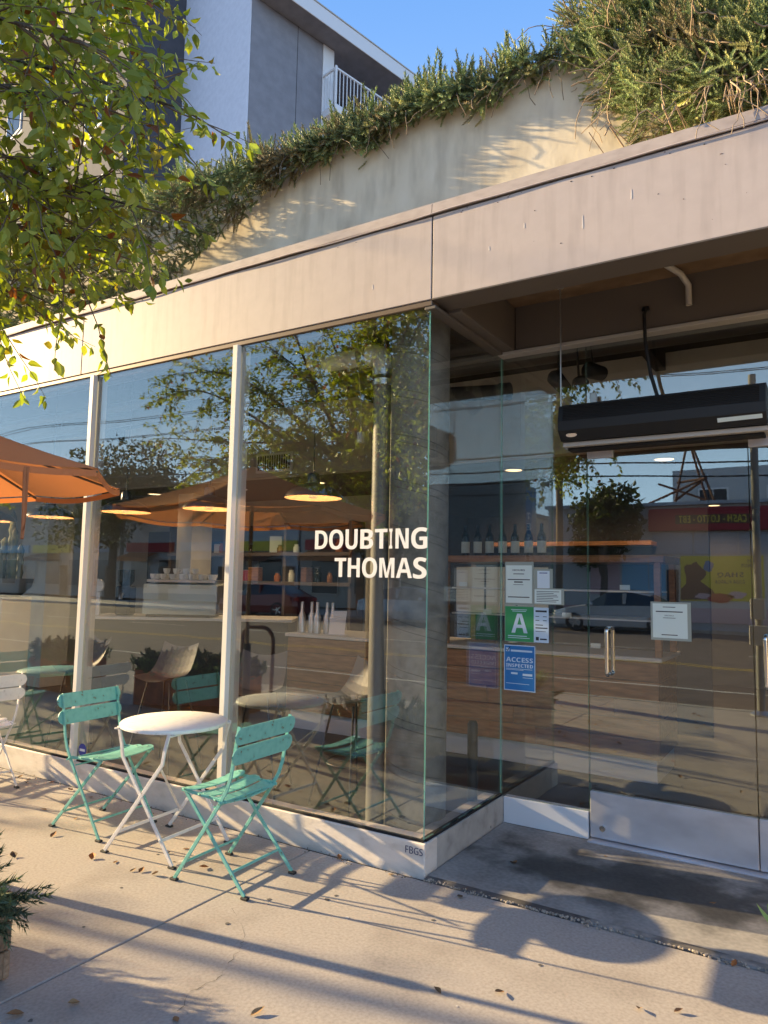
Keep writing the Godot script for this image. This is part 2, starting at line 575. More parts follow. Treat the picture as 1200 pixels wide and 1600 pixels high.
func cafe() -> void:
	var c := thing("cafe_building", "single-storey corner cafe with pinkish fascia, tall panes and a recessed glass entry", "building")
	# sills
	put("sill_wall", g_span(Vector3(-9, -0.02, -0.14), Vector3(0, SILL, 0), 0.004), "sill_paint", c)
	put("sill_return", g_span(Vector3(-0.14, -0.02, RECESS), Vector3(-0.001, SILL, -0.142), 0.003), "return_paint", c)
	put("entry_sill", g_span(Vector3(0.001, -0.02, -1.12), Vector3(0.553, SILL, -1.055)), "white_trim", c)
	put("glazing_gasket", g_span(Vector3(-9, SILL, -0.036), Vector3(-0.02, SILL + 0.012, -0.014), 0.0), "black_gap", c)
	put("glazing_gasket", g_span(Vector3(-0.046, SILL, RECESS + 0.002), Vector3(-0.012, SILL + 0.014, -0.038), 0.0), "black_gap", c)
	text("stencilled_letters", "FBGS", c, Vector3(-0.118, 0.105, 0.0005), 0.105, 0.036, "letter_navy", 0.0, false)
	# panes and mullions along the pavement
	var xs := [-9.0, -7.5, -6.0, -4.49, -2.984, -1.475, -0.02]
	for i in 6:
		pane("window_pane", Vector3(xs[i] + (0.0 if i == 0 else 0.004), SILL + 0.012, GLASS_Z), Vector3(xs[i + 1] - (0.004 if i < 5 else 0.0), SILL + 0.012, GLASS_Z), HEAD - SILL - 0.012, Vector3(0, 0, 1), c)
		if i > 0:
			put("mullion", g_span(Vector3(xs[i] - 0.022, SILL + 0.001, -0.019), Vector3(xs[i] + 0.022, HEAD - 0.001, 0.022)), "mullion_white", c)
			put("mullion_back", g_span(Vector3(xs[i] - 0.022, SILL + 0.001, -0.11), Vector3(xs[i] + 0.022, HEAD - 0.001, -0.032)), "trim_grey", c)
	put("window_head", g_span(Vector3(-9, HEAD, -0.09), Vector3(-0.001, 3.132, -0.006)), "bronze", c)
	put("window_head_stop", g_span(Vector3(-9, HEAD - 0.028, -0.075), Vector3(-0.03, HEAD - 0.001, -0.045)), "bronze", c)
	# the entry bay: side pane, fixed pane, door, transom
	pane("side_pane", Vector3(-0.02, SILL + 0.014, -0.032), Vector3(-0.02, SILL + 0.014, RECESS), HEAD - SILL - 0.014, Vector3(1, 0, 0), c)
	pane("entry_pane", Vector3(-0.018, SILL + 0.001, RECESS), Vector3(0.556, SILL + 0.001, RECESS), HEAD - SILL - 0.001, Vector3(0, 0, 1), c)
	pane("transom_pane", Vector3(0.562, 2.40, RECESS), Vector3(3.1, 2.40, RECESS), HEAD - 2.40, Vector3(0, 0, 1), c)
	for d: Array in [[0.564, 1.478, 0.69], [1.484, 2.4, 1.545]]:
		var k := put("door", g_span(Vector3(d[0], 0.022, RECESS - 0.03), Vector3(d[1], 0.293, RECESS + 0.012), 0.004), "brushed_steel", c)
		pane("door_pane", Vector3(d[0], 0.294, RECESS), Vector3(d[1], 0.294, RECESS), 2.085, Vector3(0, 0, 1), k)
		put("patch_fitting", g_span(Vector3(d[0], 2.34, RECESS - 0.025), Vector3(d[0] + 0.16, 2.396, RECESS + 0.015)), "brushed_steel", k)
		put("lock", G.new().lathe([Vector2(0.0, 0.0), Vector2(0.017, 0.0), Vector2(0.019, -0.004), Vector2(0.019, -0.01)]), "chrome", k).transform = Transform3D(Basis(Vector3.RIGHT, PI / 2), Vector3(d[0] + 0.075, 0.085, RECESS + 0.021))
		var hx: float = d[2]
		for s: float in [1.0, -1.0]:
			var z0 := RECESS + s * 0.07
			put("pull_handle", G.new().tube([Vector3(hx, 1.0, RECESS + s * 0.012), Vector3(hx, 1.0, z0 - s * 0.02), Vector3(hx, 1.006, z0 - s * 0.006), Vector3(hx, 1.02, z0), Vector3(hx, 1.26, z0), Vector3(hx, 1.274, z0 - s * 0.006), Vector3(hx, 1.28, z0 - s * 0.02), Vector3(hx, 1.28, RECESS + s * 0.012)], 0.0125, 12), "chrome", k)
	put("threshold", g_span(Vector3(0.56, 0.0, RECESS - 0.06), Vector3(2.6, 0.016, RECESS + 0.07), 0.004), "brushed_steel", c)
	pane("side_light_pane", Vector3(2.41, 0.02, RECESS), Vector3(3.1, 0.02, RECESS), 2.36, Vector3(0, 0, 1), c)
	# fascia in metal panels with open seams, coping above
	var seams := [-9.0, -6.3, -3.158, 0.0, 3.1, 6.0]
	for i in 5:
		put("fascia_panel", g_span(Vector3(seams[i] + 0.004, 3.134, -0.018), Vector3(seams[i + 1] - 0.004, 3.622, 0), 0.003), "fascia_paint", c)
		var cp := G.new()
		var a: float = seams[i] + 0.002
		var b: float = seams[i + 1] - 0.002
		cp.quad(Vector3(a, 3.634, 0.012), Vector3(b, 3.634, 0.012), Vector3(b, 3.695, 0.006), Vector3(a, 3.695, 0.006), Vector3(0, 0, 1))
		cp.quad(Vector3(a, 3.695, 0.006), Vector3(b, 3.695, 0.006), Vector3(b, 3.80, -0.30), Vector3(a, 3.80, -0.30), Vector3(0, 1, 1))
		cp.quad(Vector3(a, 3.634, 0.012), Vector3(b, 3.634, 0.012), Vector3(b, 3.634, -0.30), Vector3(a, 3.634, -0.30), Vector3.DOWN)
		cp.quad(Vector3(a, 3.80, -0.30), Vector3(b, 3.80, -0.30), Vector3(b, 3.634, -0.30), Vector3(a, 3.634, -0.30), Vector3(0, 0, -1))
		for e: float in [a, b]:
			cp.quad(Vector3(e, 3.634, 0.012), Vector3(e, 3.695, 0.006), Vector3(e, 3.80, -0.30), Vector3(e, 3.634, -0.30), Vector3(e - (a + b) / 2, 0, 0))
		put("coping", cp, "coping_paint", c)
		# the drip edge is bent and wavy
		var drip := []
		for k in 25:
			var x := lerpf(a, b, k / 24.0)
			drip.append(Vector3(x, 3.629 + 0.0025 * sin(x * 3.1) + 0.002 * sin(x * 11.0), 0.012 + 0.003 * sin(x * 5.0 + 1.0)))
		put("drip_edge", G.new().tube(drip, 0.0045, 6), "fascia_paint", c)
	for i in 30:
		var x := rng.randf_range(-3.0, 2.4) if i < 10 else rng.randf_range(0.05, 1.9)
		var y := rng.randf_range(3.2, 3.6) if i % 3 == 0 else 3.612 + rng.randf_range(-0.02, 0.004)
		var chip := PackedVector2Array()
		var w: float = rng.randf_range(0.0015, 0.005)
		for k in 7:
			var a := TAU * k / 7
			chip.append(Vector2(x + cos(a) * w * rng.randf_range(0.5, 1.6), y + sin(a) * w * rng.randf_range(0.4, 1.0)))
		put("paint_chip", G.new().prism(chip, 0.0005, 0.0012), "rust_frame" if i % 2 else "black_gap", c)
	for q: Array in [[0.86, 3.40, 0.07], [0.55, 3.44, 0.03], [1.1, 3.47, 0.05], [-0.4, 3.3, 0.03], [0.35, 3.36, 0.025]]:
		put("drip_stain", G.new().prism(PackedVector2Array([Vector2(q[0] - 0.002, q[1]), Vector2(q[0] + 0.002, q[1]), Vector2(q[0] + 0.004, q[1] - q[2] * 0.9), Vector2(q[0], q[1] - q[2]), Vector2(q[0] - 0.004, q[1] - q[2] * 0.9)]), 0.0005, 0.001), "sill_paint", c)
	put("fascia_core", g_span(Vector3(-9, 3.14, -0.19), Vector3(6, 3.60, -0.022), 0.0), "beam_grey", c)
	put("fascia_soffit", g_span(Vector3(0.0, 3.128, -0.20), Vector3(6, 3.1385, -0.001), 0.002), "beam_grey", c)
	put("seam_gap", g_span(Vector3(-0.0035, 3.14, -0.021), Vector3(0.0035, 3.62, -0.004), 0.0), "black_gap", c)
	# entry soffit and beams
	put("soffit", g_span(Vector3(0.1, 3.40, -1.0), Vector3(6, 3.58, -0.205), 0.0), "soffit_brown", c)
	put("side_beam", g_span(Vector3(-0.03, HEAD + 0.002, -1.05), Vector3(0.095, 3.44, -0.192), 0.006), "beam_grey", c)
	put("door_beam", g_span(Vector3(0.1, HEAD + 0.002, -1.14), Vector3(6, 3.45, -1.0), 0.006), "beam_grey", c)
	put("beam_trim", g_span(Vector3(-0.02, HEAD - 0.022, -1.075), Vector3(3.15, HEAD + 0.001, -0.985)), "trim_grey", c)
	put("beam_trim", g_span(Vector3(-0.05, HEAD - 0.02, -0.98), Vector3(0.02, HEAD + 0.001, -0.01)), "beam_grey", c)
	put("end_wall", g_span(Vector3(3.11, 0, -1.2), Vector3(6, 3.12, -0.02), 0.004), "bare_concrete", c)
	put("roof_slab", g_span(Vector3(-9, 3.585, -9.0), Vector3(6, 3.78, -0.31), 0.0), "bare_concrete", c)
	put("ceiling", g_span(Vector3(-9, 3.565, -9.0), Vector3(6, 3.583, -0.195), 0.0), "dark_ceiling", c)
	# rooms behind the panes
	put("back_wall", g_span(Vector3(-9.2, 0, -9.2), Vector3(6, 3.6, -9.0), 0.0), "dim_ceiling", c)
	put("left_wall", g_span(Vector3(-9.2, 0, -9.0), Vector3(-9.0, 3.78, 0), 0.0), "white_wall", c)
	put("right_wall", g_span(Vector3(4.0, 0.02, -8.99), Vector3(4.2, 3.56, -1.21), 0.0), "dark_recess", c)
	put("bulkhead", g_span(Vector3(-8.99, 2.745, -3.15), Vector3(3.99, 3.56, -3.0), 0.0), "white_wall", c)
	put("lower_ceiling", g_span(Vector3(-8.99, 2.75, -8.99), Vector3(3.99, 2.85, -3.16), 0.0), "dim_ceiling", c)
	for k in 8:
		put("bulkhead_joint", g_span(Vector3(-7.9 + k * 1.45, 2.75, -2.999), Vector3(-7.892 + k * 1.45, 3.55, -2.996), 0.0), "trim_grey", c)
	var vent := put("vent", g_span(Vector3(-3.98, 2.79, -2.998), Vector3(-3.42, 3.02, -2.975)), "white_trim", c)
	for k in 14:
		put("slat", g_span(Vector3(-3.94 + k * 0.036, 2.82, -2.974), Vector3(-3.925 + k * 0.036, 2.99, -2.966), 0.0), "black_gap", vent)
	put("partition", g_span(Vector3(-8.99, 0.02, -5.1), Vector3(-3.3, 2.74, -5.0), 0.0), "white_wall", c)
	put("partition_niche", g_span(Vector3(-8.2, 0.02, -4.995), Vector3(-6.6, 2.3, -4.97), 0.0), "dark_recess", c)
	put("white_pier", g_span(Vector3(-7.9, 0.02, -2.9), Vector3(-7.3, 2.74, -2.5)), "white_wall", c)
	put("white_pier", g_span(Vector3(-6.2, 0.02, -4.2), Vector3(-5.9, 2.74, -3.8)), "white_wall", c)
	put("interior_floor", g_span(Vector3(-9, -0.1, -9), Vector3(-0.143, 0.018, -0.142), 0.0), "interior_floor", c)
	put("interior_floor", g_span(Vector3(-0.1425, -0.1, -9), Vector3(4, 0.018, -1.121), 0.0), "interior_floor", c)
	# pipes under the ceiling
	for p: Array in [[-0.75, 3.38, 0.07], [-1.35, 3.3, 0.05], [-2.1, 3.42, 0.09]]:
		put("ceiling_duct", G.new().tube([Vector3(-8.9, p[1], p[0]), Vector3(3.9, p[1], p[0])] if p[0] < -1.2 else [Vector3(-8.9, p[1], p[0]), Vector3(-0.1, p[1], p[0])], p[2], 10), "black_pipe", c)
	for x: float in [-6.5, -4.2, -2.2, 0.6, 2.4]:
		put("ceiling_joist", g_span(Vector3(x, 3.40, -2.99), Vector3(x + 0.09, 3.565, -1.15)), "dark_ceiling", c)


func sign_letters() -> void:
	var t := thing("window_sign", "white two-line vinyl lettering in capitals on the corner pane", "sign", Vector3(0, 0, GLASS_Z + 0.001))
	var rows := [["DOUBTING", -0.80, -0.012, 1.728, 0.113], ["THOMAS", -0.646, -0.015, 1.563, 0.112]]
	var adv := {"D": 0.722, "O": 0.778, "U": 0.722, "B": 0.722, "T": 0.611, "I": 0.278, "N": 0.722, "G": 0.778, "H": 0.722, "M": 0.833, "A": 0.722, "S": 0.667}
	var wide := {"D": 0.63, "O": 0.70, "U": 0.58, "B": 0.60, "T": 0.57, "I": 0.14, "N": 0.58, "G": 0.69, "H": 0.58, "M": 0.69, "A": 0.71, "S": 0.59}
	for r: Array in rows:
		var total := 0.0
		var s: String = r[0]
		for ch in s:
			total += adv[ch]
		var k: float = (r[2] - r[1]) / total
		var x: float = r[1]
		for ch in s:
			var w: float = wide[ch] * k
			var over := 0.003 if ch in "OGSU" else 0.0
			text("letter", ch, t, Vector3(x + (adv[ch] * k - w) / 2, r[3] - over, 0), w, r[4] + 2 * over, "white_vinyl", 0.0, true, 0.001)
			x += adv[ch] * k


func inside() -> void:
	# column and drain behind the corner pane
	var col := thing("round_column", "round grey cast concrete column with spiral form lines behind corner glass", "column", Vector3(-0.30, 0.018, -0.42))
	put("shaft", G.new().lathe([Vector2(0, 0), Vector2(0.184, 0), Vector2(0.184, 3.54), Vector2(0, 3.54)], Vector3.ZERO, 40), "column_concrete", col)
	for s in 2:
		var hel := []
		for k in 380:
			var a := k * TAU / 30.0
			hel.append(Vector3(cos(a) * 0.1835, 0.05 + s * 0.045 + k * 0.28 / 30.0, sin(a) * 0.1835))
		put("form_line", G.new().tube(hel, 0.0025, 5), "black_pipe", col)
	var dp := thing("drain_pipe", "dark grey drain pipe rising beside the column and turning along ceiling", "pipe", Vector3(-0.565, 0.018, -0.40))
	put("riser", G.new().tube([Vector3(0, 0, 0), Vector3(0, 2.80, 0)], 0.062, 18), "pipe_grey", dp)
	put("elbow", G.new().tube([Vector3(0, 2.88, 0), Vector3(0, 2.93, 0), Vector3(-0.02, 2.975, 0), Vector3(-0.06, 2.995, 0), Vector3(-0.11, 3.0, 0)], 0.07, 14), "pipe_pale", dp)
	put("crosspiece", G.new().tube([Vector3(-0.11, 3.0, 0), Vector3(-0.53, 3.0, 0), Vector3(-0.575, 3.02, -0.01), Vector3(-0.6, 3.07, -0.03), Vector3(-0.6, 3.16, -0.06), Vector3(-0.6, 3.5, -0.1)], 0.06, 14), "pipe_pale", dp)
	for y: float in [2.80, 2.865]:
		put("clamp", G.new().lathe([Vector2(0.066, y - 0.024), Vector2(0.074, y - 0.02), Vector2(0.074, y + 0.02), Vector2(0.066, y + 0.024)], Vector3.ZERO, 18), "galvanised", dp)
	for x: float in [-0.15, -0.50]:
		put("sleeve", G.new().tube([Vector3(x - 0.03, 3.0, 0), Vector3(x + 0.03, 3.0, 0)], 0.073, 14), "column_concrete", dp)
	put("hanger", g_span(Vector3(-0.335, 2.94, -0.066), Vector3(-0.31, 3.52, -0.062), 0.0), "galvanised", dp)
	# pendants
	var lamp := thing("pendant_lamp", "dark enamel pendant lamp hanging nearest the corner lettering", "lamp", Vector3(-1.15, 2.10, -0.45), 0.0, "dark enamel pendants along the window")
	put("shade", G.new().lathe([Vector2(0.2, 0.0), Vector2(0.203, 0.004), Vector2(0.2, 0.012), Vector2(0.185, 0.035), Vector2(0.15, 0.065), Vector2(0.1, 0.088), Vector2(0.06, 0.098), Vector2(0.045, 0.105), Vector2(0.042, 0.16), Vector2(0.03, 0.175), Vector2(0.0, 0.178)], Vector3.ZERO, 32), "lamp_enamel", lamp)
	put("reflector", G.new().lathe([Vector2(0.198, 0.001), Vector2(0.18, 0.032), Vector2(0.14, 0.062), Vector2(0.05, 0.085), Vector2(0.0, 0.088)], Vector3.ZERO, 32), "lamp_inside", lamp)
	put("cord", G.new().tube([Vector3(0, 0.175, 0), Vector3(0, 1.47, 0)], 0.004, 6), "wire_black", lamp)
	put("bulb", G.new().lathe([Vector2(0, -0.005), Vector2(0.03, 0.005), Vector2(0.038, 0.03), Vector2(0.03, 0.055), Vector2(0.015, 0.075), Vector2(0, 0.075)], Vector3.ZERO, 14), "bulb_glow", lamp)
	var at := [Vector3(-2.14, 2.06, -0.45), Vector3(-3.10, 2.07, -0.45), Vector3(-4.14, 2.06, -0.45), Vector3(-5.05, 2.05, -0.45)]
	var say := ["second dark enamel pendant lamp left of the lettering, behind the umbrella's reflection", "dark enamel pendant lamp just right of the second pale mullion, under the tree's reflection", "dark enamel pendant lamp seen behind the hanging umbrella strap", "leftmost dark enamel pendant lamp, above the cactus"]
	for i in 4:
		copy(lamp, say[i], at[i])
	for p: Vector3 in [Vector3(-1.15, 2.10, -0.45)] + at:
		var l := OmniLight3D.new()
		l.name = "pendant_light"
		l.position = p + Vector3(0, 0.03, 0)
		l.light_color = Color(1.0, 0.78, 0.55)
		l.light_energy = LAMP
		l.light_size = 0.03
		l.omni_range = 12
		l.omni_attenuation = 2
		l.shadow_enabled = true
		add_child(l, true)
	# recessed lights in the lower ceiling
	var spots := [Vector3(-2.21, 2.748, -5.9), Vector3(-1.02, 2.748, -3.77), Vector3(-0.9, 2.748, -5.99), Vector3(0.52, 2.748, -3.74), Vector3(0.41, 2.748, -5.07), Vector3(0.39, 2.748, -6.55), Vector3(0.35, 2.748, -8.26), Vector3(-5.0, 2.748, -3.8), Vector3(-3.6, 2.748, -3.7), Vector3(-6.6, 2.748, -3.7)]
	var names := ["round ceiling downlight farthest left in the entry pane", "round ceiling downlight over the bottles on the display case", "round ceiling downlight seen just left of the door edge", "round ceiling downlight nearest the air curtain, first of the receding row", "second round ceiling downlight of the row running back over the door", "third round ceiling downlight of the row running back over the door", "last small round ceiling downlight of the row over the door", "round ceiling downlight above the espresso machine", "round ceiling downlight between the espresso machine and the wood counter", "round ceiling downlight at the far left of the back bar"]
	for i in spots.size():
		var d := thing("ceiling_downlight", names[i], "light", spots[i], 0.0, "round downlights in the lower ceiling")
		put("trim_ring", G.new().lathe([Vector2(0.085, 0.0), Vector2(0.1, -0.006), Vector2(0.105, 0.0)], Vector3.ZERO, 20), "white_trim", d)
		put("light_lens", G.new().lathe([Vector2(0.0, -0.003), Vector2(0.085, -0.003), Vector2(0.085, 0.0)], Vector3.ZERO, 20), "down_glow", d)
		var l := SpotLight3D.new()
		l.name = "downlight_beam"
		l.position = spots[i] + Vector3(0, -0.012, 0)
		l.rotation.x = -PI / 2
		l.light_color = Color(1.0, 0.84, 0.64)
		l.light_energy = DOWN
		l.light_size = 0.07
		l.spot_angle = 70
		l.spot_range = 12
		l.spot_attenuation = 2
		l.shadow_enabled = true
		add_child(l, true)
	# counter with plank front
	var k := thing("service_counter", "long service counter faced with horizontal reddish wood planks over pale base", "counter", Vector3(0, 0.018, 0))
	put("base", g_span(Vector3(-2.97, 0, -3.2), Vector3(0.66, 0.185, -2.52)), "toe_kick", k)
	put("core", g_span(Vector3(-2.97, 0.185, -3.2), Vector3(0.67, 0.93, -2.50), 0.0), "dark_recess", k)
	put("top", g_span(Vector3(-3.02, 0.932, -3.24), Vector3(0.72, 0.965, -2.45), 0.005), "counter_stone", k)
	for r in 5:
		var y := 0.187 + r * 0.1485
		var x := -3.0
		var j := r
		while x < 0.69:
			var x1: float = minf(x + [1.1, 1.6, 0.9, 1.35][j % 4], 0.69)
			if x1 > 0.55:
				x1 = 0.69
			put("plank", g_span(Vector3(x + 0.002, y, -2.498), Vector3(x1 - 0.002, y + 0.144, -2.476 + 0.002 * (j % 2))), "counter_board_%d" % ((j * 2 + r) % 3), k)
			x = x1
			j += 1
		put("plank", g_span(Vector3(0.672, y, -3.19), Vector3(0.692, y + 0.144, -2.50)), "counter_board_%d" % (r % 3), k)
	var dc := thing("display_case", "glass pastry case framed in pale wood on the counter", "display case", Vector3(0, 0.984, 0))
	for q: Array in [[-1.2, -2.5], [0.66, -2.5], [-1.2, -3.1], [0.66, -3.1]]:
		put("post", g_span(Vector3(q[0], 0, q[1] - 0.05), Vector3(q[0] + 0.05, 0.74, q[1])), "counter_board_2", dc)
	put("top_board", g_span(Vector3(-1.23, 0.741, -3.17), Vector3(0.74, 0.80, -2.48)), "counter_board_2", dc)
	for y: float in [0.27, 0.5]:
		put("shelf", g_span(Vector3(-1.14, y, -3.08), Vector3(0.65, y + 0.014, -2.56)), "counter_stone", dc)
	put("back_panel", g_span(Vector3(-1.15, 0.0, -3.13), Vector3(0.66, 0.74, -3.11)), "dark_recess", dc)
	for i in 3:
		put("menu_panel", g_span(Vector3(-1.11 + i * 0.3, 0.29, -2.60), Vector3(-0.83 + i * 0.3, 0.7, -2.59)), "cream", dc)
	for i in 7:
		put("price_card", g_span(Vector3(-1.05 + i * 0.24, 0.52 - 0.24 * (i % 3), -2.535), Vector3(-0.97 + i * 0.24, 0.56 - 0.24 * (i % 3), -2.53), 0.0), "paper", dc)
	var bot := thing("wine_bottle", "dark wine bottle with white label, leftmost on the display case", "bottle", Vector3(-1.08, 1.785, -2.72), 0.0, "labelled bottles on the display case")
	put("glass", G.new().lathe([Vector2(0, 0), Vector2(0.036, 0), Vector2(0.038, 0.01), Vector2(0.038, 0.17), Vector2(0.034, 0.195), Vector2(0.016, 0.225), Vector2(0.014, 0.29), Vector2(0, 0.29)], Vector3.ZERO, 14), "bottle_glass", bot)
	put("label", G.new().lathe([Vector2(0.0385, 0.03), Vector2(0.0392, 0.031), Vector2(0.0392, 0.135), Vector2(0.0385, 0.136)], Vector3.ZERO, 14), "paper", bot)
	for i in 6:
		copy(bot, ["second", "third", "fourth", "fifth", "sixth", "rightmost"][i] + " dark bottle with white label in the row on the display case", Vector3(-0.955 + i * 0.125, 1.785, -2.72 + 0.01 * (i % 2)))
	var sh := thing("wall_shelf", "orange-brown wooden shelf on the back wall behind the bottles", "shelf", Vector3(-0.6, 1.95, -4.3))
	put("board", g_span(Vector3(-0.9, 0, -0.14), Vector3(0.9, 0.045, 0.14)), "counter_board_2", sh)
	put("backing", g_span(Vector3(-1.6, -1.9, -0.2), Vector3(1.4, 0.75, -0.15)), "dark_recess", sh)
	# little menu stand at the counter's left end
	var ms := thing("menu_stand", "small white menu card leaning on the counter's left end", "menu", Vector3(-2.45, 0.985, -2.6), 0.3)
	put("card", G.new().bar(Vector3(0, 0, 0.05), Vector3(0, 0.24, -0.03), 0.17, 0.004, Vector3.RIGHT), "white_vinyl", ms)
	put("foot", g_span(Vector3(-0.1, 0, -0.04), Vector3(0.1, 0.008, 0.08)), "white_trim", ms)
	# espresso machine on its bar
	var bar := thing("back_bar", "pale stone bar carrying the espresso machine", "counter", Vector3(-5.0, 0.018, -2.95), 0.55)
	put("body", g_span(Vector3(-1.1, 0, -0.35), Vector3(1.3, 1.0, 0.3)), "dark_recess", bar)
	put("top", g_span(Vector3(-1.15, 1.002, -0.4), Vector3(1.35, 1.04, 0.36), 0.005), "counter_stone", bar)
	var em := thing("espresso_machine", "sage green two-group espresso machine with cups on top", "coffee machine", Vector3(-5.0, 1.06, -2.90), 0.55)
	var side := PackedVector2Array([Vector2(-0.28, 0.03), Vector2(0.26, 0.03), Vector2(0.27, 0.1), Vector2(0.23, 0.2), Vector2(0.27, 0.28), Vector2(0.25, 0.39), Vector2(-0.26, 0.41), Vector2(-0.28, 0.39)])
	var bodyg := G.new()
	bodyg.xf = Transform3D(Basis(Vector3.UP, -PI / 2), Vector3.ZERO)
	bodyg.prism(side, -0.44, 0.44)
	put("body", bodyg, "machine_green", em)
	put("cup_rail", g_span(Vector3(-0.42, 0.415, -0.25), Vector3(0.42, 0.45, 0.22)), "galvanised", em)
	put("drip_tray", g_span(Vector3(-0.38, 0.0, -0.2), Vector3(0.38, 0.03, 0.32)), "black_paint", em)
	put("side_panel", g_span(Vector3(0.441, 0.04, -0.26), Vector3(0.45, 0.38, 0.24)), "galvanised", em)
	put("side_panel", g_span(Vector3(-0.45, 0.04, -0.26), Vector3(-0.441, 0.38, 0.24)), "galvanised", em)
	var cup := thing("coffee_cup", "white coffee cup on the espresso machine, leftmost of the front row", "cup", Vector3.ZERO, 0.55, "white cups on the espresso machine")
	put("bowl", G.new().lathe([Vector2(0, 0), Vector2(0.028, 0), Vector2(0.04, 0.03), Vector2(0.044, 0.065), Vector2(0.041, 0.065), Vector2(0.03, 0.012), Vector2(0, 0.01)], Vector3.ZERO, 14), "cup_white", cup)
	put("handle", G.new().tube([Vector3(0.038, 0.05, 0), Vector3(0.06, 0.052, 0), Vector3(0.066, 0.035, 0), Vector3(0.055, 0.02, 0), Vector3(0.035, 0.02, 0)], 0.005, 6), "cup_white", cup)
	var where := []
	for r in 2:
		for i in 7:
			where.append(em.transform * Vector3(-0.36 + i * 0.118, 0.452, 0.15 - r * 0.14))
	for i in 4:
		where.append(em.transform * Vector3(-0.2 + i * 0.118, 0.519, 0.15))
	cup.position = where[0]
	for i in range(1, where.size()):
		copy(cup, "white coffee cup in the stacked rows on the espresso machine", where[i], i * 1.3)
	var sv := thing("bottle_shelf", "grey back wall shelf lined with boxes and jars behind the espresso machine", "shelf", Vector3(-6.1, 1.45, -4.75))
	for y: float in [0.0, 0.42]:
		put("board", g_span(Vector3(-1.2, y, -0.2), Vector3(2.4, y + 0.05, 0.15)), "beam_grey", sv)
	for x: float in [-1.2, 0.0, 1.2, 2.35]:
		put("upright", g_span(Vector3(x, -1.3, -0.19), Vector3(x + 0.05, 0.9, 0.12)), "beam_grey", sv)
	put("backing", g_span(Vector3(-1.19, -0.5, -0.22), Vector3(2.39, 0.9, -0.205)), "dark_recess", sv)
	var jar := thing("glass_jar", "jar standing on the shelves behind the espresso machine", "jar", Vector3.ZERO, 0.0, "jars on the back shelves")
	put("body", G.new().lathe([Vector2(0, 0), Vector2(0.05, 0), Vector2(0.052, 0.13), Vector2(0.035, 0.15), Vector2(0.035, 0.19), Vector2(0, 0.19)], Vector3.ZERO, 10), "machine_green", jar)
	put("lid", G.new().lathe([Vector2(0.0, 0.215), Vector2(0.038, 0.215), Vector2(0.038, 0.191), Vector2(0, 0.191)], Vector3.ZERO, 10), "pot_dark", jar)
	jar.position = Vector3(-7.1, 1.50, -4.75)
	for i in range(1, 18):
		var j := copy(jar, "jar standing on the shelves behind the espresso machine", Vector3(-7.1 + (i % 9) * 0.37 + rng.randf() * 0.2, 1.50 + 0.42 * (i / 9), -4.75 + rng.randf_range(-0.08, 0.06)))
		j.scale = Vector3.ONE * rng.randf_range(0.75, 1.1) * Vector3(rng.randf_range(0.8, 1.3), rng.randf_range(0.6, 1.35), 1)
		(j.get_child(0) as MeshInstance3D).material_override = M[["machine_green", "bottle_glass", "counter_board_1", "paper", "pot_dark", "rust_steel"][i % 6]]
	var bx := thing("carton", "small carton standing on the shelves behind the espresso machine", "box", Vector3(-5.5, 1.501, -4.72), 0.1, "cartons on the back shelves")
	put("box", g_span(Vector3(-0.09, 0, -0.06), Vector3(0.09, 0.2, 0.06), 0.004), "counter_board_2", bx)
	put("flap", g_span(Vector3(-0.091, 0.201, -0.061), Vector3(0.091, 0.205, 0.061), 0.0), "trim_grey", bx)
	for i in 6:
		var q := copy(bx, "small carton standing on the shelves behind the espresso machine", Vector3(-6.9 + i * 0.57, 1.501 + 0.42 * (i % 2), -4.84), rng.randf_range(-0.4, 0.4))
		q.scale = Vector3(rng.randf_range(0.7, 1.5), rng.randf_range(0.6, 1.3), 1)
		(q.get_child(0) as MeshInstance3D).material_override = M[["pylon_blue", "trim_grey", "store_red", "paper", "counter_board_0", "black_paint"][i]]
	var gr := thing("coffee_grinder", "black coffee grinder with clear hopper left of the espresso machine", "grinder", em.transform * Vector3(-0.75, -0.001, 0.0), 0.55)
	put("body", g_span(Vector3(-0.09, 0.0, -0.14), Vector3(0.09, 0.36, 0.1), 0.02), "black_paint", gr)
	put("hopper", G.new().lathe([Vector2(0, 0.361), Vector2(0.06, 0.361), Vector2(0.1, 0.42), Vector2(0.1, 0.56), Vector2(0, 0.56)], Vector3.ZERO, 16), "bottle_glass", gr)
	put("spout", G.new().tube([Vector3(0, 0.27, 0.1), Vector3(0, 0.25, 0.15), Vector3(0, 0.2, 0.16)], 0.025, 8), "galvanised", gr)
	var rs := thing("dial_machine", "white round-faced machine with a dial beside the espresso machine", "machine", em.transform * Vector3(-1.05, -0.001, 0.12), 0.55)
	put("drum", G.new().lathe([Vector2(0, -0.02), Vector2(0.075, -0.02), Vector2(0.085, 0), Vector2(0.075, 0.02), Vector2(0, 0.02)], Vector3.ZERO, 20), "cup_white", rs).transform = Transform3D(Basis(Vector3.RIGHT, PI / 2), Vector3(0, 0.36, 0))
	put("post", g_span(Vector3(-0.04, 0, -0.03), Vector3(0.04, 0.28, 0.018)), "cup_white", rs)
	var car := thing("glass_carafe", "tall glass bottle on the counter, leftmost of its row", "bottle", Vector3(-2.93, 0.985, -2.62), 0.0, "tall bottles on the counter")
	put("glass", G.new().lathe([Vector2(0, 0), Vector2(0.04, 0), Vector2(0.042, 0.17), Vector2(0.02, 0.22), Vector2(0.018, 0.32), Vector2(0, 0.32)], Vector3.ZERO, 12), "galvanised", car)
	for i in 4:
		copy(car, ["second", "third", "fourth", "rightmost"][i] + " tall bottle in the row left of the menu card", Vector3(-2.93 + 0.1 * (i + 1), 0.985, -2.66 + 0.04 * (i % 2)))
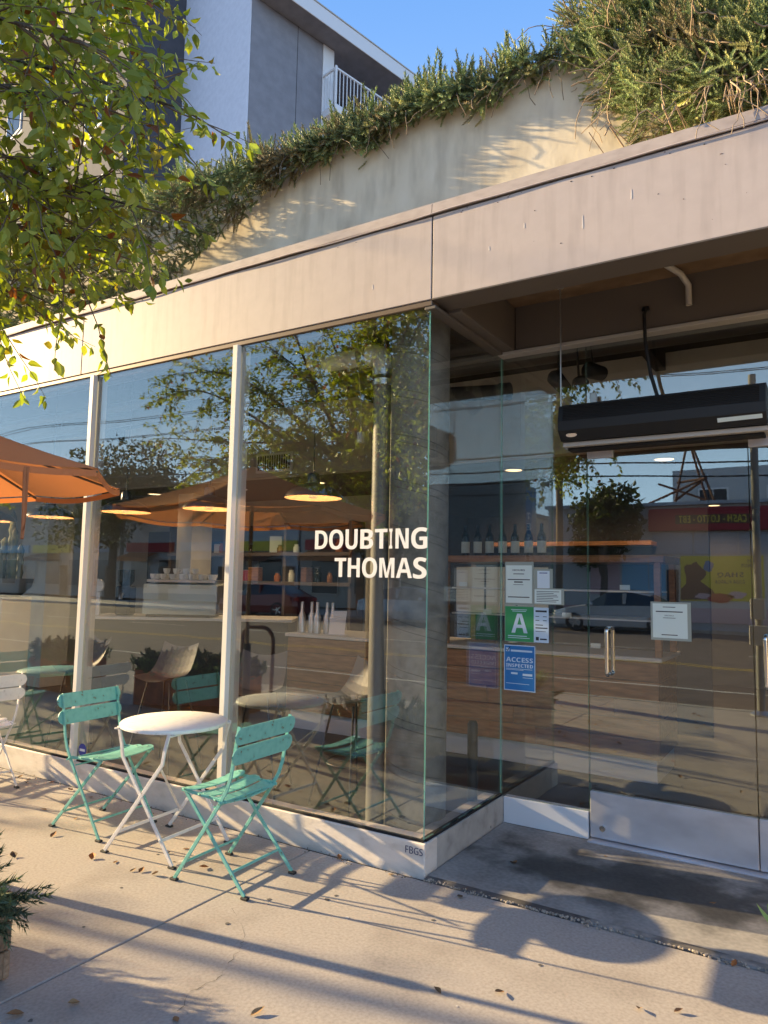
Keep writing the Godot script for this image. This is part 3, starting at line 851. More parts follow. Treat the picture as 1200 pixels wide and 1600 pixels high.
	# cactus at the left window
	var ca := thing("potted_cactus", "tall branching cactus in a dark bowl by the left window", "cactus", Vector3(-5.0, 1.32, -0.62))
	put("bowl", G.new().lathe([Vector2(0, 0), Vector2(0.1, 0), Vector2(0.2, 0.1), Vector2(0.22, 0.18), Vector2(0.2, 0.18), Vector2(0, 0.15)], Vector3.ZERO, 20), "pot_dark", ca)
	for p: Array in [[0.0, 0.0, 0.68], [0.1, 0.03, 0.5], [-0.09, 0.02, 0.42], [0.05, -0.07, 0.36], [-0.04, 0.09, 0.3]]:
		var y := 0.15
		var prof := [Vector2(0, y)]
		while y < 0.15 + p[2]:
			prof.append(Vector2(0.03 + 0.006 * sin(y * 60.0), y))
			y += 0.03
		prof.append(Vector2(0, y + 0.02))
		put("stem", G.new().lathe(prof, Vector3(p[0], 0, p[1]), 9), "cactus_green", ca)
	var ped := thing("plant_pedestal", "white pedestal under the cactus bowl", "pedestal", Vector3(-5.0, 0.018, -0.62))
	put("post", g_span(Vector3(-0.15, 0, -0.15), Vector3(0.15, 1.3, 0.15)), "white_wall", ped)
	# stools at the window
	var stool := thing("bar_stool", "grey shell bar stool on thin black legs, behind the bistro table", "stool", Vector3(-1.75, 0.018, -0.62), 0.4, "bar stools inside the window")
	var seat := G.new()
	for i in 8:
		for j in 10:
			var q := []
			for e: Array in [[0, 0], [1, 0], [1, 1], [0, 1]]:
				var u: float = (i + e[0]) / 8.0 - 0.5
				var w: float = (j + e[1]) / 10.0
				var zz := 0.2 - w * 0.36
				var rise := 0.25 * pow(maxf(0.0, w - 0.5) * 2.0, 2.0) + 0.04 * (4.0 * u * u)
				q.append(Vector3(u * 0.38 * (1.0 - 0.25 * pow(absf(w - 0.45), 2.0)), 0.70 + rise, zz))
			seat.quad(q[0], q[1], q[2], q[3], Vector3.UP)
	put("shell", seat, "stool_shell", stool)
	for s: Array in [[1, 1], [1, -1], [-1, 1], [-1, -1]]:
		put("leg", G.new().tube([Vector3(s[0] * 0.11, 0.69, s[1] * 0.1), Vector3(s[0] * 0.22, 0, s[1] * 0.21)], 0.008, 7), "wire_black", stool)
	var ring := []
	for i in 25:
		ring.append(Vector3(cos(i * TAU / 24) * 0.19, 0.3, sin(i * TAU / 24) * 0.19))
	put("foot_ring", G.new().tube(ring, 0.007, 6, false), "wire_black", stool)
	copy(stool, "grey shell bar stool behind the right bistro chair", Vector3(-0.95, 0.018, -0.72), -0.3)
	copy(stool, "grey shell bar stool behind the left bistro chair's backrest", Vector3(-2.75, 0.018, -0.66), 0.15)
	copy(stool, "grey shell bar stool farthest left, behind the green table's reflection", Vector3(-3.75, 0.018, -0.6), -0.2)
	var post := thing("queue_post", "short black post on the floor beside the column", "post", Vector3(0.03 - 0.16, 0.018, -0.86))
	put("post", G.new().lathe([Vector2(0, 0), Vector2(0.13, 0), Vector2(0.13, 0.015), Vector2(0.033, 0.02), Vector2(0.033, 0.62), Vector2(0.025, 0.64), Vector2(0, 0.64)], Vector3.ZERO, 16), "black_paint", post)
	var fl := thing("socket_cable", "thin pale cable with a plug hanging from the ceiling behind corner pane", "cable", Vector3(-1.02, 2.55, -0.75))
	put("wire", G.new().tube([Vector3(0, 1.0, 0), Vector3(0.01, 0.6, 0), Vector3(0.05, 0.25, 0), Vector3(0.05, 0.05, 0)], 0.004, 5), "trim_grey", fl)
	put("plug", g_span(Vector3(0.03, -0.03, -0.02), Vector3(0.07, 0.05, 0.02)), "white_trim", fl)


const LAMP := 0.05
const DOWN := 0.95


func notices() -> void:
	var z := RECESS + 0.002
	# hours sheet in a sleeve
	var a := thing("hours_notice", "pale hours sheet in a grey sleeve, top left on the entry pane", "notice", Vector3(0.005, 1.40, z))
	put("sleeve", g_span(Vector3(0, 0, 0), Vector3(0.20, 0.285, 0.002), 0.0), "sleeve", a)
	put("sheet", g_span(Vector3(0.008, 0.015, 0.002), Vector3(0.188, 0.262, 0.0035), 0.0), "paper", a)
	text("print", "HOURS", a, Vector3(0.055, 0.225, 0.0035), 0.085, 0.011, "ink", 0.0, true, 0.0006)
	for r: Array in [[0.06, 0.203, 0.075, 0.005], [0.02, 0.165, 0.155, 0.006], [0.065, 0.148, 0.06, 0.008], [0.06, 0.133, 0.07, 0.003], [0.022, 0.05, 0.15, 0.006]]:
		put("print", g_span(Vector3(r[0], r[1], 0.0035), Vector3(r[0] + r[2], r[1] + r[3], 0.004), 0.0), "ink", a)
	# code card and text card
	var b := thing("code_notice", "small white card with blue heading in a sleeve beside the hours sheet", "notice", Vector3(0.208, 1.515, z))
	put("sleeve", g_span(Vector3(0, 0, 0), Vector3(0.125, 0.125, 0.002), 0.0), "sleeve", b)
	put("sheet", g_span(Vector3(0.022, 0.0, 0.002), Vector3(0.105, 0.112, 0.0035), 0.0), "paper_blue", b)
	put("print", g_span(Vector3(0.036, 0.095, 0.0035), Vector3(0.09, 0.101, 0.004), 0.0), "ink_blue", b)
	var c := thing("text_notice", "wide pale card of small print in a sleeve under the code card", "notice", Vector3(0.208, 1.41, z))
	put("sleeve", g_span(Vector3(0, 0, 0), Vector3(0.20, 0.104, 0.0045), 0.0), "sleeve", c)
	put("sheet", g_span(Vector3(0.004, 0.006, 0.0045), Vector3(0.182, 0.097, 0.006), 0.0), "paper", c)
	for i in 7:
		put("print", g_span(Vector3(0.018, 0.017 + i * 0.0108, 0.006), Vector3(0.15 + 0.02 * sin(i * 2.3), 0.0205 + i * 0.0108, 0.0065), 0.0), "ink", c)
	# grade card
	var d := thing("grade_card", "green card with a large white capital A and report slip on entry pane", "notice", Vector3(0.008, 1.165, z))
	put("backing", g_span(Vector3(-0.004, -0.004, 0), Vector3(0.205, 0.232, 0.002), 0.0), "sleeve", d)
	put("card", g_span(Vector3(0.0, 0.0, 0.002), Vector3(0.197, 0.226, 0.0035), 0.0), "card_green", d)
	text("letter", "A", d, Vector3(0.044, 0.055, 0.0035), 0.112, 0.125, "card_pale", 0.0, true, 0.001)
	for r: Array in [[0.042, 0.204, 0.11, 0.004], [0.05, 0.194, 0.095, 0.004], [0.02, 0.032, 0.13, 0.005], [0.02, 0.02, 0.15, 0.004]]:
		put("print", g_span(Vector3(r[0], r[1], 0.0035), Vector3(r[0] + r[2], r[1] + r[3], 0.004), 0.0), "card_pale", d)
	put("slip", g_span(Vector3(0.198, 0.0, 0.002), Vector3(0.298, 0.225, 0.004), 0.0), "card_pale", d)
	for r: Array in [[0.21, 0.195, 0.075, 0.012], [0.21, 0.165, 0.025, 0.004], [0.26, 0.165, 0.025, 0.004], [0.21, 0.14, 0.025, 0.004], [0.26, 0.14, 0.025, 0.004], [0.21, 0.11, 0.05, 0.005], [0.21, 0.09, 0.08, 0.007], [0.21, 0.07, 0.07, 0.003], [0.212, 0.014, 0.02, 0.022], [0.24, 0.018, 0.045, 0.009]]:
		put("print", g_span(Vector3(r[0], r[1], 0.004), Vector3(r[0] + r[2], r[1] + r[3], 0.0045), 0.0), "ink", d)
	# access card
	var e := thing("access_card", "blue card headed with a tick box, lowest on the entry pane", "notice", Vector3(0.0, 0.845, z))
	put("border", g_span(Vector3(0, 0, 0), Vector3(0.215, 0.295, 0.002), 0.0), "card_pale", e)
	put("card", g_span(Vector3(0.006, 0.006, 0.002), Vector3(0.209, 0.289, 0.0035), 0.0), "card_blue", e)
	text("print", "ACCESS", e, Vector3(0.015, 0.185, 0.0035), 0.185, 0.03, "card_pale", 0.0, true, 0.0006)
	text("print", "INSPECTED", e, Vector3(0.015, 0.152, 0.0035), 0.185, 0.022, "card_pale", 0.0, true, 0.0006)
	put("tick_box", g_span(Vector3(0.014, 0.252, 0.0035), Vector3(0.038, 0.276, 0.004), 0.0), "card_pale", e)
	put("tick", G.new().tube([Vector3(0.016, 0.266, 0.005), Vector3(0.025, 0.255, 0.005), Vector3(0.042, 0.283, 0.005)], 0.0028, 5), "ink", e)
	put("print", g_span(Vector3(0.048, 0.252, 0.0035), Vector3(0.195, 0.264, 0.004), 0.0), "card_pale", e)
	for r: Array in [[0.015, 0.14, 0.18, 0.003], [0.015, 0.133, 0.12, 0.003], [0.05, 0.106, 0.045, 0.012], [0.13, 0.1, 0.065, 0.014], [0.13, 0.086, 0.07, 0.003], [0.015, 0.045, 0.16, 0.003]]:
		put("print", g_span(Vector3(r[0], r[1], 0.0035), Vector3(r[0] + r[2], r[1] + r[3], 0.004), 0.0), "card_pale", e)
	# door notice
	var f := thing("door_notice", "pale sheet in a sleeve taped on the door right of the handle", "notice", Vector3(0.935, 1.225, z))
	put("sleeve", g_span(Vector3(0, 0, 0), Vector3(0.225, 0.225, 0.002), 0.0), "sleeve", f)
	put("sheet", g_span(Vector3(0.012, 0.014, 0.002), Vector3(0.205, 0.215, 0.0035), 0.0), "paper", f)
	text("print", "MENU", f, Vector3(0.08, 0.142, 0.0035), 0.05, 0.007, "ink", 0.0, false, 0.0006)
	for r: Array in [[0.07, 0.193, 0.07, 0.004], [0.03, 0.165, 0.15, 0.006], [0.07, 0.13, 0.07, 0.003], [0.06, 0.03, 0.09, 0.005]]:
		put("print", g_span(Vector3(r[0], r[1], 0.0035), Vector3(r[0] + r[2], r[1] + r[3], 0.004), 0.0), "ink", f)
	var s := thing("round_sticker", "small round blue sticker low on the glass behind left chair", "sticker", Vector3(-2.905, 0.255, GLASS_Z + 0.001))
	put("disc", G.new().lathe([Vector2(0, 0), Vector2(0.045, 0), Vector2(0.045, 0.001), Vector2(0, 0.001)], Vector3.ZERO, 24), "sticker_blue", s).rotation.x = PI / 2
	put("print", g_span(Vector3(-0.03, -0.01, 0.001), Vector3(0.03, 0.008, 0.0015), 0.0), "white_vinyl", s)


func entry_fittings() -> void:
	var a := thing("air_curtain", "long black air curtain unit hung above the glass door", "air curtain", Vector3(0, 0, 0))
	var side := PackedVector2Array([Vector2(-1.05, 2.43), Vector2(-0.83, 2.42), Vector2(-0.77, 2.475), Vector2(-0.765, 2.53), Vector2(-0.79, 2.63), Vector2(-0.83, 2.645), Vector2(-1.05, 2.645)])
	var g := G.new()
	g.xf = Transform3D(Basis(Vector3(0, 0, 1), Vector3(0, 1, 0), Vector3(-1, 0, 0)), Vector3.ZERO)
	g.prism(side, -1.60, -0.47)
	put("casing", g, "black_paint", a)
	for i in 9:
		put("grille_rib", g_span(Vector3(0.50, 2.535 + i * 0.0105, -0.793 + 0.0), Vector3(1.57, 2.539 + i * 0.0105, -0.761 - i * 0.0022), 0.0), "black_gap", a)
	put("base_plate", g_span(Vector3(0.47, 2.39, -1.05), Vector3(1.60, 2.418, -0.86)), "trim_grey", a)
	put("nozzle", g_span(Vector3(0.49, 2.372, -1.0), Vector3(1.58, 2.389, -0.9)), "black_gap", a)
	var p := put("badge", G.new().lathe([Vector2(0, 0), Vector2(0.034, 0), Vector2(0.034, 0.002), Vector2(0, 0.002)], Vector3.ZERO, 24), "chrome", a)
	p.transform = Transform3D(Basis(Vector3.RIGHT, PI / 2 + 0.55) * Basis.from_scale(Vector3(1, 1, 0.4)), Vector3(0.545, 2.449, -0.797))
	put("rating_label", G.new().bar(Vector3(1.36, 2.455, -0.789), Vector3(1.58, 2.458, -0.786), 0.028, 0.003, Vector3(0, 0.7, 0.4)), "paper", a)
	put("bracket", g_span(Vector3(0.6, 2.646, -1.03), Vector3(0.64, 2.75, -1.0)), "galvanised", a)
	var rod := thing("hanging_rod", "thin steel rod holding up the air curtain's near end", "rod", Vector3(0.48, 2.55, -0.80))
	put("rod", G.new().tube([Vector3(0, 0, 0), Vector3(0, 0.85, 0)], 0.005, 7), "galvanised", rod)
	put("anchor", G.new().lathe([Vector2(0.02, 0.85), Vector2(0.02, 0.835), Vector2(0.006, 0.83), Vector2(0.006, 0.80)], Vector3.ZERO, 12), "galvanised", rod)
	var cb := thing("power_cable", "black cable looping from the beam down to the air curtain", "cable", Vector3(0, 0, 0))
	put("cable", G.new().tube([Vector3(0.95, 3.23, -0.995), Vector3(0.948, 3.18, -0.955), Vector3(0.955, 3.0, -0.945), Vector3(0.985, 2.8, -0.935), Vector3(1.03, 2.63, -0.93)], 0.011, 8), "black_paint", cb)
	put("socket", G.new().lathe([Vector2(0, 0.02), Vector2(0.02, 0.02), Vector2(0.024, 0.0), Vector2(0, 0.0)], Vector3(0.95, 3.22, -0.992), 12), "black_paint", cb)
	var cd := thing("conduit_pipe", "bent grey conduit running along the entry soffit to the beam", "conduit", Vector3(0, 0, 0))
	put("pipe", G.new().tube([Vector3(0.86, 3.385, -0.30), Vector3(1.10, 3.38, -0.70), Vector3(1.17, 3.37, -0.90), Vector3(1.20, 3.32, -0.97), Vector3(1.20, 3.20, -0.975)], 0.018, 10), "trim_grey", cd)
	put("clip", G.new().lathe([Vector2(0.026, -0.015), Vector2(0.028, 0), Vector2(0.026, 0.015)], Vector3(1.11, 3.385, -0.71), 12), "galvanised", cd)
	var pb := thing("pipe_stub", "black capped pipe stub poking out under ceiling left of the door", "pipe", Vector3(0, 0, 0))
	put("stub", G.new().tube([Vector3(-0.9, 2.99, -1.35), Vector3(-0.12, 2.93, -1.35)], 0.055, 14), "black_pipe", pb)
	put("cap", G.new().tube([Vector3(-0.16, 2.933, -1.35), Vector3(-0.08, 2.927, -1.35)], 0.064, 14), "black_pipe", pb)
	var cam := thing("spotlight_cluster", "cluster of black adjustable spotlights above the door head", "spotlights", Vector3(0.2, 2.98, -1.45))
	put("track", g_span(Vector3(-1.3, 0.24, -0.03), Vector3(2.6, 0.29, 0.03)), "black_pipe", cam)
	for q: Array in [[0.05, -0.1, 0.5], [0.2, -0.17, -0.6], [0.30, -0.06, 1.2]]:
		var h := G.new()
		h.xf = Transform3D(Basis(Vector3(0.3, 0, 1).normalized(), q[2]) * Basis(Vector3.RIGHT, 0.9), Vector3(q[0], q[1] + 0.1, 0))
		h.lathe([Vector2(0, -0.09), Vector2(0.05, -0.09), Vector2(0.058, 0.06), Vector2(0.03, 0.09), Vector2(0, 0.09)], Vector3.ZERO, 14)
		put("spot_head", h, "black_paint", cam)
		put("stem", G.new().tube([Vector3(q[0], q[1] + 0.12, 0), Vector3(q[0] * 0.9, 0.25, 0)], 0.009, 6), "black_pipe", cam)


# ---------- chairs and tables ----------

func slat(w: float, l: float, bow := 0.0) -> G:
	# a rounded-end slat, l long in z, w wide in x, 6 mm thick, bowed down along its length
	var g := G.new()
	var prof := []
	var n := 24
	for i in n + 1:
		var z := -l / 2 * cos(PI * i / n)
		var e := minf(1.0, (l / 2 - absf(z)) / (w * 0.5))
		var hw := w / 2 * sqrt(maxf(0.02, 1.0 - (1.0 - e) * (1.0 - e)))
		prof.append([z, hw, -bow * (1.0 - pow(2.0 * z / l, 2.0))])
	for i in n:
		var a: Array = prof[i]
		var b: Array = prof[i + 1]
		for s: float in [1.0, -1.0]:
			var t := 0.003 * s
			g.quad(Vector3(-a[1], a[2] + t, a[0]), Vector3(a[1], a[2] + t, a[0]), Vector3(b[1], b[2] + t, b[0]), Vector3(-b[1], b[2] + t, b[0]), Vector3(0, s, 0))
			g.quad(Vector3(s * a[1], a[2] - 0.003, a[0]), Vector3(s * a[1], a[2] + 0.003, a[0]), Vector3(s * b[1], b[2] + 0.003, b[0]), Vector3(s * b[1], b[2] - 0.003, b[0]), Vector3(s, 0, 0))
	return g


# folding bistro chair that faces +x, its feet round the origin
func bistro_chair(called: String, label: String, at: Vector3, turn: float, paint: String) -> Node3D:
	var c := thing(called, label, "chair", at, turn, "folding bistro chairs")
	for i in 2:
		var g := slat(0.088, 0.475)
		var b := put("back_slat", g, paint, c)
		b.transform = Transform3D(Basis(Vector3(0, 0, 1), PI / 2 + 0.17), Vector3(-0.178 + 0.017 * i, 0.765 - i * 0.099, 0))
		for s: float in [-1.0, 1.0]:
			put("rivet", G.new().lathe([Vector2(0, 0.003), Vector2(0.006, 0.002), Vector2(0.007, 0)], Vector3(0.0, 0.003, s * 0.2), 8), paint, b)
	for i in 3:
		var g := slat(0.086, 0.44, 0.018)
		var b := put("seat_slat", g, paint, c)
		b.transform = Transform3D(Basis(Vector3(0, 0, 1), [-0.06, 0.05, 0.14][i]), Vector3(0.165 - i * 0.108, 0.465 - i * 0.012, 0))
		for s: float in [-1.0, 1.0]:
			put("rivet", G.new().lathe([Vector2(0, 0.003), Vector2(0.006, 0.002), Vector2(0.007, 0)], Vector3(0.0, 0.002, s * 0.19), 8), paint, b)
	for s: float in [-1.0, 1.0]:
		var z := s * 0.205
		var g := G.new()
		var pts := [Vector3(-0.172, 0.812, z), Vector3(-0.142, 0.64, z), Vector3(-0.128, 0.56, z), Vector3(-0.105, 0.495, z), Vector3(-0.06, 0.42, z), Vector3(0.225, 0.012, z)]
		for i in pts.size() - 1:
			g.bar(pts[i], pts[i + 1] + (pts[i + 1] - pts[i]).normalized() * 0.004, 0.009, 0.019, Vector3(0, 0, 1))
		put("back_leg", g, paint, c)
		z = s * 0.187
		g = G.new()
		g.bar(Vector3(0.195, 0.452, z), Vector3(-0.225, 0.012, z), 0.009, 0.019, Vector3(0, 0, 1))
		put("front_leg", g, paint, c)
		put("seat_rail", G.new().bar(Vector3(0.21, 0.452, z + s * 0.008), Vector3(-0.10, 0.437, z + s * 0.008), 0.007, 0.016, Vector3(0, 0, 1)), paint, c)
		put("foot", g_span(Vector3(0.205, 0, s * 0.205 - 0.013), Vector3(0.25, 0.012, s * 0.205 + 0.013)), "rubber", c)
		put("foot", g_span(Vector3(-0.25, 0, s * 0.187 - 0.013), Vector3(-0.208, 0.012, s * 0.187 + 0.013)), "rubber", c)
	put("stretcher", G.new().tube([Vector3(0.165, 0.10, -0.205), Vector3(0.165, 0.10, 0.205)], 0.007, 8), paint, c)
	put("stretcher", G.new().tube([Vector3(-0.135, 0.105, -0.187), Vector3(-0.135, 0.105, 0.187)], 0.007, 8), paint, c)
	put("stretcher", G.new().tube([Vector3(-0.075, 0.43, -0.225), Vector3(-0.075, 0.43, 0.225)], 0.006, 8), paint, c)
	put("stretcher", G.new().tube([Vector3(-0.02, 0.40, -0.2), Vector3(-0.02, 0.40, 0.2)], 0.005, 8), paint, c)
	return c


func bistro_table(label: String, at: Vector3, turn: float, top: String, frame: String) -> Node3D:
	var t := thing("bistro_table", label, "table", at, turn, "round bistro tables")
	put("top", G.new().lathe([Vector2(0, 0.694), Vector2(0.285, 0.694), Vector2(0.297, 0.688), Vector2(0.301, 0.69), Vector2(0.302, 0.706), Vector2(0.298, 0.711), Vector2(0.0, 0.712)], Vector3.ZERO, 56), top, t)
	for s: float in [-1.0, 1.0]:
		for k: float in [-1.0, 1.0]:
			var z := s * (0.235 + 0.012 * k)
			var g := G.new()
			var pts := [Vector3(-0.245 * k, 0.01, z), Vector3(0.165 * k, 0.53, z), Vector3(0.178 * k, 0.60, z), Vector3(0.205 * k, 0.69, z)]
			for i in 3:
				g.bar(pts[i], pts[i + 1] + (pts[i + 1] - pts[i]).normalized() * 0.004, 0.01, 0.021, Vector3(0, 0, 1))
			put("leg", g, frame, t)
			put("foot", g_span(Vector3(-0.245 * k - 0.024, 0, z - 0.013), Vector3(-0.245 * k + 0.024, 0.01, z + 0.013)), "rubber", t)
	for k: float in [-1.0, 1.0]:
		put("stretcher", G.new().bar(Vector3(-0.155 * k, 0.125, -0.235 - 0.012 * k * 0), Vector3(-0.155 * k, 0.125, 0.235), 0.018, 0.006, Vector3(0, 1, 0)), frame, t)
		put("top_rail", G.new().bar(Vector3(0.205 * k, 0.683, -0.25), Vector3(0.205 * k, 0.683, 0.25), 0.02, 0.008, Vector3(1, 0, 0)), frame, t)
	put("brace", G.new().bar(Vector3(-0.15, 0.13, -0.23), Vector3(0.14, 0.5, 0.23), 0.012, 0.005), frame, t)
	return t


# ---------- umbrella ----------

func umbrella(label: String, at: Vector3, turn: float) -> Node3D:
	var u := thing("market_umbrella", label, "umbrella", at, turn)
	var r := 1.25
	var apex := Vector3(0, 2.58, 0)
	for k in 8:
		var g := G.new()
		var a0 := TAU * (k - 0.5) / 8
		var a1 := TAU * (k + 0.5) / 8
		var n := 8
		for i in n:
			for j in n:
				var q := []
				var nn := []
				for e: Array in [[0, 0], [1, 0], [1, 1], [0, 1]]:
					for d: Vector2 in [Vector2.ZERO, Vector2(0.01, 0), Vector2(0, 0.01)]:
						var s: float = clampf((i + e[0]) / float(n) + d.x, 0.004, 1.02)
						var w: float = (j + e[1]) / float(n) + d.y
						var p0 := Vector3(cos(a0) * r * s, 0, sin(a0) * r * s)
						var p1 := Vector3(cos(a1) * r * s, 0, sin(a1) * r * s)
						var p := p0.lerp(p1, w)
						p.y = apex.y - 0.45 * s - 0.03 * sin(PI * s) + -0.035 * sin(PI * clampf(w, 0, 1)) * s
						q.append(p)
				for m in 4:
					var nrm: Vector3 = (q[m * 3 + 1] - q[m * 3]).cross(q[m * 3 + 2] - q[m * 3]).normalized()
					nn.append(nrm if nrm.y > 0 else -nrm)
				g.squad(q[0], q[3], q[6], q[9], nn[0], nn[1], nn[2], nn[3])
		put("canopy_panel", g, "umbrella_cloth", u)
		var rim := apex + Vector3(cos(a0) * r, -0.46, sin(a0) * r)
		put("rib", G.new().tube([apex + Vector3(0, -0.12, 0), rim + Vector3(0, -0.012, 0)], 0.008, 6), "pole_wood", u)
		# short hem hanging at the edge, pocket at the corner
		var rim1 := apex + Vector3(cos(a1) * r, -0.46, sin(a1) * r)
		var hem := G.new()
		for j in 8:
			var e0 := rim.lerp(rim1, j / 8.0) + Vector3.DOWN * 0.035 * sin(PI * j / 8.0)
			var e1 := rim.lerp(rim1, (j + 1) / 8.0) + Vector3.DOWN * 0.035 * sin(PI * (j + 1) / 8.0)
			hem.quad(e0, e1, e1 + Vector3(0, -0.035, 0), e0 + Vector3(0, -0.035, 0))
		put("hem", hem, "umbrella_cloth", u)
	put("pole", G.new().tube([Vector3(0, 0.05, 0), Vector3(0, 2.61, 0)], 0.019, 14), "pole_wood", u)
	put("sleeve", G.new().tube([Vector3(0, 0.05, 0), Vector3(0, 0.95, 0)], 0.034, 14), "black_paint", u)
	put("finial", G.new().lathe([Vector2(0.02, 2.58), Vector2(0.032, 2.62), Vector2(0.02, 2.66), Vector2(0, 2.67)], Vector3.ZERO, 12), "pole_wood", u)
	put("base_plate", G.new().lathe([Vector2(0, 0), Vector2(0.26, 0), Vector2(0.26, 0.03), Vector2(0.05, 0.05), Vector2(0.04, 0.1), Vector2(0, 0.1)], Vector3.ZERO, 28), "black_paint", u)
	var st := G.new()
	st.tube([Vector3(1.15, 2.08, -0.08), Vector3(1.15, 2.0, -0.08), Vector3(1.16, 1.85, -0.075), Vector3(1.165, 1.72, -0.065), Vector3(1.175, 1.8, -0.06), Vector3(1.165, 1.95, -0.06), Vector3(1.15, 2.08, -0.065)], 0.009, 6)
	put("tie_strap", st, "strap_cloth", u)
	return u


# ---------- plants ----------

# an ovate leaf along +y, folded on its midrib and a little arched, 1 unit long
func leaf_mesh(wide: float, fold: float, arch: float) -> ArrayMesh:
	var g := G.new()
	var st := [[0.0, 0.0], [0.16, 0.62], [0.38, 1.0], [0.62, 0.78], [0.83, 0.36], [1.0, 0.0]]
	for i in st.size() - 1:
		for s: float in [-1.0, 1.0]:
			var q := []
			for e: Array in [st[i], st[i + 1]]:
				var y: float = e[0]
				var z := -arch * y * y
				q.append(Vector3(0, y, z))
				q.append(Vector3(s * e[1] * wide, y, z + fold * e[1] * wide))
			if i == 0:
				g.tri(q[0], q[3], q[2], Vector3.BACK + Vector3(-s * fold, 0, 0), Vector3.BACK + Vector3(-s * fold, 0, 0), Vector3.BACK)
			elif i == st.size() - 2:
				g.tri(q[0], q[1], q[2], Vector3.BACK, Vector3.BACK + Vector3(-s * fold, 0, 0), Vector3.BACK)
			else:
				var nn := Vector3(-s * fold, 0.1, 1).normalized()
				g.squad(q[0], q[1], q[3], q[2], nn, nn, nn, nn)
	return g.mesh()


func turned(dir: Vector3, spin: float, scale: float, at: Vector3) -> Transform3D:
	var y := dir.normalized()
	var x := y.cross(Vector3.UP if absf(y.y) < 0.95 else Vector3.RIGHT).normalized()
	var b := Basis(x, y, x.cross(y))
	return Transform3D(b * Basis(Vector3.UP, spin) * Basis.from_scale(Vector3.ONE * scale), at)


func rv(s: float) -> Vector3:
	return Vector3(rng.randf_range(-s, s), rng.randf_range(-s, s), rng.randf_range(-s, s))


var leaf_meshes := []


func leaf_tint() -> Color:
	var k := rng.randf()
	if k < 0.035:
		return Color(0.30, 0.09, 0.03)
	if k < 0.10:
		return Color(0.36, 0.27, 0.035)
	var b := rng.randf_range(0.65, 1.3)
	if k < 0.40:
		return Color(0.48 * b, 0.47 * b, 0.08 * b)
	return Color(0.33 * b, 0.37 * b, 0.075 * b)


# limb: points and radii; from it twigs with leaves. Collects into wood (G), leaf places and tints
func spray(wood: G, at: Vector3, dir: Vector3, l: float, places: Array, tints: Array, size: float, dense: float) -> void:
	var pts := [at]
	var d := dir.normalized()
	var p := at
	var n := maxi(3, int(l / 0.09))
	for i in n:
		d = (d + rv(0.22) + Vector3(0, -0.055, 0)).normalized()
		p += d * l / n
		pts.append(p)
	var rad := []
	for i in pts.size():
		rad.append(lerpf(0.0045, 0.0012, i / float(pts.size() - 1)))
	wood.tube(pts, rad, 4, false)
	for i in range(1, pts.size()):
		var k := 0
		var want := dense * (1.0 if i > 1 else 0.5)
		while k < int(want) or (k == int(want) and rng.randf() < want - int(want)):
			var q: Vector3 = pts[i - 1].lerp(pts[i], rng.randf())
			var o := (rv(1.0) + d * 0.5 + Vector3(0, -0.55, 0)).normalized()
			var s := size * rng.randf_range(0.7, 1.2)
			places.append(turned(o, rng.randf() * TAU, s, q + o * 0.018))
			tints.append(leaf_tint())
			k += 1


